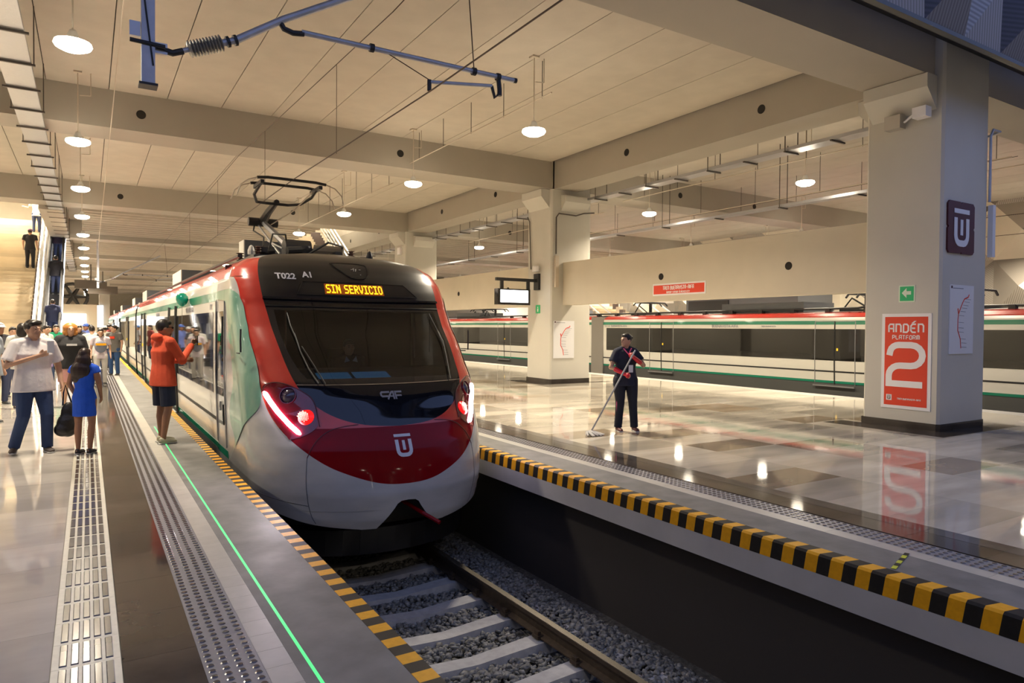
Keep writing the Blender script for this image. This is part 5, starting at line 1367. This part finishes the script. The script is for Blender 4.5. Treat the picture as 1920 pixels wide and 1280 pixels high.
    for s_ in ('R', 'L'):
        an = V3(p['an'+s_]); fa_ = p['ft'+s_]; fd = V3((math.sin(fa_), -math.cos(fa_), 0)); mb = MB(); z0 = an.z - .085
        ell(mb, an + V3((0, 0, -.035)) - fd*.02, (.042, .042, .05)); 
        mb.tube([V3((an.x, an.y, z0+.034)) - fd*.05, V3((an.x, an.y, z0+.04)) + fd*.04, V3((an.x, an.y, z0+.032)) + fd*.13, V3((an.x, an.y, z0+.024)) + fd*.18], [(.032, .036), (.040, .040), (.030, .046), (.018, .030)], 12, True, (0, 0, 1))
        sh_ = remesh(mb, 'shoe', shm, root, min(vox, .013), 2)
        m2 = MB(); m2.tube([V3((an.x, an.y, z0+.010)) - fd*.07, V3((an.x, an.y, z0+.010)) + fd*.06, V3((an.x, an.y, z0+.010)) + fd*.15, V3((an.x, an.y, z0+.012)) + fd*.185], [(.010, .034), (.011, .042), (.011, .046), (.009, .026)], 12, True, (0, 0, 1))
        m2.build('shoe_sole', mat('sole', soles or (.5, .5, .48), .6), sh_)
    # --- hair, hats
    hk, hcx = hair; hm = mat('hair_tone', hcx, .4) if hcx else HAIR
    if hk != 'none':
        mb = MB(); ell(mb, hd(0, .018, .028), (.087, .098, .104), R3)
        if hk == 'short': ell(mb, hd(0, -.045, .075), (.070, .050, .042), R3)
        if hk == 'mop': ell(mb, hd(0, -.040, .085), (.082, .058, .045), R3); ell(mb, hd(.0, .03, .035), (.094, .095, .10), R3); ell(mb, hd(-.05, -.05, .08), (.038, .04, .03), R3)
        if hk == 'bun': ell(mb, hd(0, .115, .04), (.042, .042, .045), R3); ell(mb, hd(0, -.04, .078), (.068, .048, .038), R3)
        if hk == 'long': ell(mb, hd(0, .055, -.09), (.125, .08, .15), R3); ell(mb, hd(.03, .085, -.24), (.155, .075, .17), R3); ell(mb, hd(0, -.03, .075), (.075, .062, .045), R3); ell(mb, hd(.07, .08, -.34), (.10, .06, .11), R3)
        if hk == 'shoulder': ell(mb, hd(0, .05, -.06), (.098, .06, .12), R3); ell(mb, hd(0, -.03, .075), (.075, .062, .045), R3)
        if hk == 'frizzy': ell(mb, hd(0, .03, .03), (.135, .11, .12), R3); ell(mb, hd(.07, .02, -.07), (.07, .07, .09), R3); ell(mb, hd(-.07, .02, -.07), (.07, .07, .09), R3)
        remesh(mb, 'hair', hm, root, min(vox, .014), 3, .4)
    if cap:
        mb = MB(); ell(mb, hd(0, .005, .055), (.095, .108, .082), R3); ell(mb, hd(0, -.12, .045), (.07, .07, .012), R3); remesh(mb, 'cap', mat('cap_cloth', cap, .8), root, .012, 2)
    return root

def held(name, loc, lab, cat, rz=0): return empty(name, loc, rz, label=lab, cat=cat)
def rot2(x, y, a): return (x*math.cos(a) - y*math.sin(a), x*math.sin(a) + y*math.cos(a))
# man in the orange hoodie filming the train (side-on, looking to +X)
a1 = 1.95; L1 = (.90, 10.78, 0)
person(L1, a1, 1.76, 'man in orange hoodie and dark shorts filming the train with raised hands', skin='c', build=1.05, top=('hoodie', (.62, .075, .025)), bottom=('shorts', (.020, .028, .055)),
       shoes=(.42, .40, .27), hair=('short', None), vox=.0095, fine=True, head_yaw=-.15,
       pose=dict(elR=(-.24,-.14,1.16), haR=(-.09,-.36,1.36), elL=(.25,-.10,1.13), haL=(.12,-.36,1.14), anR=(-.10,.05,.085), anL=(.10,-.02,.085)))
g1 = bpy.context.scene.objects['person']
mb = MB(); ell(mb, (0, -.075, 1.525), (.052, .038, .045)); remesh(mb, 'beard', HAIR, g1, .012, 2)
mb = MB()
for s_ in (-1, 1): ell(mb, (s_*.033, -.115, 1.608), (.026, .008, .018))
mb.tube([(-.08, -.02, 1.612), (-.06, -.105, 1.612), (.06, -.105, 1.612), (.08, -.02, 1.612)], .004, 5); mb.build('sunglasses', M['mask'], g1)
c = rot2(-.03, -.47, a1); ph = held('mobile_phone', (L1[0]+c[0], L1[1]+c[1], 1.44), 'small dark phone held up by the man in the orange hoodie', 'phone', a1); MB().box(-.035, .035, -.005, .005, -.07, .07).build('phone_case', M['mask'], ph)
# man in white T-shirt walking with a phone and a black bag
a2 = .35; L2 = (-.60, 10.75, 0)
man = person(L2, a2, 1.73, 'man in white T-shirt and jeans walking with a phone and a black bag', skin='b', build=1.12, top=('loose', (.74, .70, .70)), bottom=('trousers', (.022, .045, .12)),
       shoes=(.05, .035, .03), hair=('mop', None), vox=.0095, fine=True, head_yaw=.30,
       pose=dict(elR=(-.30,-.02,1.14), haR=(-.01,-.24,1.27), elL=(.30,.05,1.12), haL=(.30,-.06,.90), knR=(-.13,-.06,.49), anR=(-.19,.10,.10), knL=(.12,-.10,.49), anL=(.14,-.04,.085), ftR=-.4))
c = rot2(.085, -.345, a2); ph = held('mobile_phone', (L2[0]+c[0], L2[1]+c[1], 1.375), 'white phone held before his chest by the man in the white T-shirt', 'phone', a2); MB().box(-.037, .037, -.005, .005, -.075, .075).build('phone_case', M['texw'], ph); MB().box(-.028, .0, .005, .012, .02, .06).build('camera_island', M['mask'], ph)
c = rot2(.34, -.10, a2); bag = held('shoulder_bag', (L2[0]+c[0], L2[1]+c[1], .18), 'sagging black leather bag hanging from the hand of the man in white', 'bag', a2)
mb = MB(); ell(mb, (.02, 0, .16), (.14, .09, .17)); ell(mb, (.03, 0, .30), (.10, .06, .16)); ell(mb, (-.03, 0, .10), (.12, .09, .10)); remesh(mb, 'bag_body', mat('black_leather', (.015, .014, .014), .33, bump=.6, bscale=16), bag, .014, 2)
mb = MB(); mb.tube([(-.04, 0, .42), (-.03, 0, .58), (-.01, 0, .68), (.02, 0, .58), (.07, 0, .42)], .010, 6); mb.build('strap', M['mask'], bag)
# girl in the blue dress, back to the camera
girl = person((-.04, 10.35, 0), PI-.45, 1.37, 'girl in bright blue dress with long dark hair, seen from behind', skin='c', build=1.08, top=('dress', (.01, .09, .62)), bottom=('none', None), shoes=(.02, .02, .025),
       hair=('long', (.022, .010, .007)), vox=.010, fine=True, pose=dict(shR=(-.165,0,1.39), shL=(.165,0,1.39), elR=(-.225,.0,1.15), haR=(-.20,-.12,.92), elL=(.235,.0,1.15), haL=(.19,-.12,.92), anR=(-.08,0,.085), anL=(.085,.03,.085)))
# cleaner with a mop on platform 2
a4 = -.35; L4 = (7.42, 8.48, 0)
cle = person(L4, a4, 1.60, 'woman cleaner in navy uniform and red gloves pushing a mop on platform 2', skin='b', build=1.17, top=('tee', (.012, .016, .035)), bottom=('trousers', (.010, .012, .024)), shoes=(.10, .02, .02), hair=('bun', None),
       vox=.0095, fine=True, head_yaw=-1.15, pose=dict(shR=(-.165,0,1.39), shL=(.165,0,1.39), hipR=(-.11,0,.90), hipL=(.11,0,.90), elR=(-.29,-.05,1.13), haR=(-.10,-.20,1.02), elL=(.30,-.08,1.16), haL=(.06,-.22,1.31), anR=(-.13,0,.085), anL=(.16,-.03,.085), knL=(.13,-.03,.49)))
gl = mat('rubber_red', (.62, .012, .03), .35)
for el, ha in (((-.29,-.05,1.13), (-.10,-.20,1.02)), ((.30,-.08,1.16), (.06,-.22,1.31))):
    e_, h_ = Vector(el), Vector(ha); d = (h_-e_).normalized(); mb = MB(); limb(mb, [e_.lerp(h_, .35), h_, h_ + d*.05], [.046, .034, .030]); ell(mb, h_ + d*.075, (.048, .048, .048)); remesh(mb, 'rubber_glove', gl, cle, .011, 2)
pk = mat('pink_trim', (.75, .12, .30), .7)
MB().tube([(-.075, -.085, 1.46), (0, -.135, 1.36), (.075, -.085, 1.46)], .012, 6).build('collar', pk, cle)
MB().tube([(-.175, -.03, .95), (-.17, -.05, .5), (-.165, -.03, .14)], .012, 5).build('trouser_piping', pk, cle)
box('name_badge', (.0, .08, -.155, -.148, 1.04, 1.17), M['texw'], cle)
c = rot2(.02, -.25, a4); mp = empty('mop', (6.62, 8.36, 0), label='long grey handled mop with a white head pushed by the cleaner', cat='mop')
t0 = Vector((0, 0, .05)); t1 = Vector((7.42 + rot2(.045, -.30, a4)[0] - 6.62, 8.48 + rot2(.045, -.30, a4)[1] - 8.36, 1.32))
MB().tube([t0, t0.lerp(t1, .5), t1], .014, 8).build('handle', M['steel'], mp)
mb = MB()
for k in range(34):
    a = random.random()*6.28; r_ = .05+random.random()*.11; mb.tube([(0, 0, .07), (r_*.5*math.cos(a), r_*.4*math.sin(a), .05), (r_*math.cos(a)+.04, r_*.75*math.sin(a)-.06, .014)], [.016, .018, .012], 5)
mb.build('mop_head', M['mopw'], mp)
# people further down the left platform
def crowd(px, y, H, lab, face=0.0, **k):
    return person((px, y, 0), face, H, lab, vox=.016, **k)
crowd(-1.42, 14.3, 1.72, 'person at the picture edge in grey checked shirt and khaki trousers', .9, skin='b', build=1.15, top=('loose', (.30, .34, .40)), bottom=('trousers', (.52, .42, .24)), shoes=(.04,.04,.04))
crowd(-1.55, 17.5, 1.70, 'person in white cap and black jacket near the marble stairs', .6, skin='c', top=('hoodie', (.02,.02,.025)), cap=(.7,.7,.68))
crowd(-1.45, 19.2, 1.62, 'person in bright blue polo shirt behind the khaki trousers', .3, skin='b', top=('tee', (.04,.10,.50)))
crowd(-1.10, 16.5, 1.70, 'dark haired person in pale top just behind the man in white', PI, skin='b', top=('tee', (.55,.55,.52)), hair=('shoulder', None))
crowd(-.30, 16.4, 1.70, 'person with frizzy orange blond hair in wide black T-shirt and pink shorts', .15, skin='b', build=1.28, top=('loose', (.012,.012,.014)), bottom=('shorts', (.62,.33,.30)), hair=('frizzy', (.42,.17,.035)), pose=dict(elR=(-.31,0,1.13), haR=(-.36,-.05,.88)))
crowd(-.98, 22.6, 1.66, 'person in white and green top reaching forward beside the green jersey', .9, skin='b', top=('tee', (.55,.60,.52)), bottom=('shorts', (.25,.18,.35)), pose=dict(elR=(-.27,-.12,1.15), haR=(-.15,-.38,1.05)))
crowd(-.78, 23.8, 1.68, 'person in green football jersey and blue jeans in the crowd', .1, skin='b', build=1.1, top=('tee', (.0,.22,.10)), bottom=('trousers', (.02,.04,.10)), shoes=(.5,.05,.03))
crowd(.10, 23.5, 1.66, 'person in pale grey T-shirt seen from behind in the crowd', PI, skin='b', build=1.08, top=('loose', (.50,.50,.48)), bottom=('trousers', (.25,.23,.2)))
crowd(.30, 22.2, 1.58, 'woman with glasses carrying a grey and yellow pouch on her front', .1, skin='b', top=('tee', (.55,.48,.52)), bottom=('trousers', (.48,.46,.43)), hair=('shoulder', None))
ww = crowd(.74, 26.2, 1.68, 'woman in dark grey T-shirt and blue jeans standing nearest the train flank', -.5, skin='b', build=1.08, top=('tee', (.12,.11,.10)), bottom=('trousers', (.02,.06,.16)), hair=('bun', None), head_yaw=-.6)
MB().box(-.09, .09, -.20, -.165, 1.27, 1.31).build('shirt_print', M['texw'], [q for q in bpy.data.objects if 'frizzy' in q.get('label', '')][0])
MB().box(-.08, .08, -.150, -.125, 1.26, 1.34).build('shirt_print', M['signred'], ww)
pb = held('front_pouch', (.30, 22.02, .98), 'grey and yellow pouch worn on the chest of the woman with glasses', 'bag'); mb = MB(); ell(mb, (0, 0, .08), (.15, .07, .17)); remesh(mb, 'pouch_body', cloth('pouch_grey', (.16,.17,.22)), pb, .016, 2); MB().box(-.12, .13, -.075, -.055, .12, .18).build('pouch_pocket', M['yellow'], pb)
tops = [(.55,.55,.56), (.03,.03,.04), (.10,.15,.45), (.60,.58,.5), (.25,.03,.03), (.40,.42,.5), (.62,.6,.58), (.08,.09,.12), (.5,.5,.55), (.06,.2,.35)]
desc = ['white T-shirt', 'black T-shirt', 'blue T-shirt', 'cream shirt', 'dark red shirt', 'grey blue shirt', 'off-white shirt', 'charcoal top', 'light grey top', 'petrol blue shirt']
where = ['behind the green jersey', 'behind the frizzy haired person', 'left of the pale grey back', 'between two white shirts deep in the crowd', 'just past the woman with glasses', 'half hidden deep in the crowd', 'near the far kiosk', 'at the foot of the escalator', 'near the open train doors', 'deepest in the crowd']
pos = [(-1.2, 26.5), (-.25, 27.5), (-.05, 29.5), (.55, 30.5), (.75, 33), (-.5, 31), (.1, 35), (-1.15, 28.6), (1.0, 37), (-.3, 38)]
proto = []
for i in range(10):
    cap_ = {2: (.05,.12,.45), 3: (.7,.7,.7), 5: (.65,.65,.65), 8: (.1,.25,.6)}.get(i)
    person((pos[i][0], pos[i][1], 0), [PI, .3, -.8, PI, 1.2, .1, -2.5, .6, 1.3, 0][i], 1.60+.013*((i*5) % 11), 'person in %s %s' % (desc[i], where[i]), skin='abc'[i % 3], top=('tee', tops[i]), vox=.022, cap=cap_, hair=(('short', 'shoulder', 'short')[i % 3], None))
# on the stairs and escalator
k15 = 16
person((-2.10, 36.1, .17*24), PI-.2, 1.72, 'person in black shirt and trousers climbing the marble stairs beside the rail', skin='b', build=1.1, top=('tee', (.015,.015,.018)), bottom=('trousers', (.015,.015,.02)), vox=.018, cap=(.25,.12,.18))
person((-2.02, 39.05, .17*35), PI, 1.70, 'person in white cap reaching for the handrail near the stair top', skin='b', top=('tee', (.6,.58,.55)), vox=.02, cap=(.75,.73,.7), pose=dict(elR=(-.1,-.2,1.25), elL=(.3,-.12,1.2), haL=(.5,-.25,1.25)))
for i, (yy, c_, d_) in enumerate(((32.0, (.03,.04,.10), 'navy clothes low'), (35.2, (.02,.02,.03), 'black clothes halfway'), (37.9, (.04,.03,.06), 'dark clothes high'))):
    kk_ = int((yy-30.6)/.27)
    person((-1.16, 30.6+.27*kk_+.15, .165*(kk_+1)), PI, 1.68, 'person in %s on the escalator' % d_, skin='b', top=('hoodie', c_), vox=.022)
# driver in the dark cab
dr = person((3.10, 9.35, .25-.05), 0, 1.62, 'driver in dark jacket with a pale collar seated behind the windscreen', skin='b', top=('hoodie', (.012,.012,.016)), bottom=('trousers', (.012,.012,.016)), vox=.014,
            pose=dict(knR=(-.13,-.42,.88), knL=(.13,-.42,.88), anR=(-.13,-.45,.46), anL=(.13,-.45,.46), elR=(-.24,-.06,1.14), elL=(.24,-.06,1.14), haR=(-.18,-.30,1.08), haL=(.18,-.30,1.08)))
dr.location.z = -.12
for s_ in (-1, 1): MB().prism([(s_*.02, 1.40), (s_*.075, 1.47), (s_*.10, 1.38)], 'y', -.125, -.115).build('collar', mat('collar_pale', (.55,.68,.85), .6), dr, fix=True)
MB().box(2.86, 3.34, 9.42, 9.55, .25, 1.35).box(2.86, 3.34, 9.1, 9.5, .25, .70).build('driver_seat', M['cabin'], train)

# walls of the hall behind the camera
tag(box('wall_rear', (-14, 30, -44.3, -44, -1.6, 7.5), M['beam']), kind='structure')
tag(box('wall_left', (-14.3, -14, -44, 5.85, -1.6, 7.5), M['beam']), kind='structure')
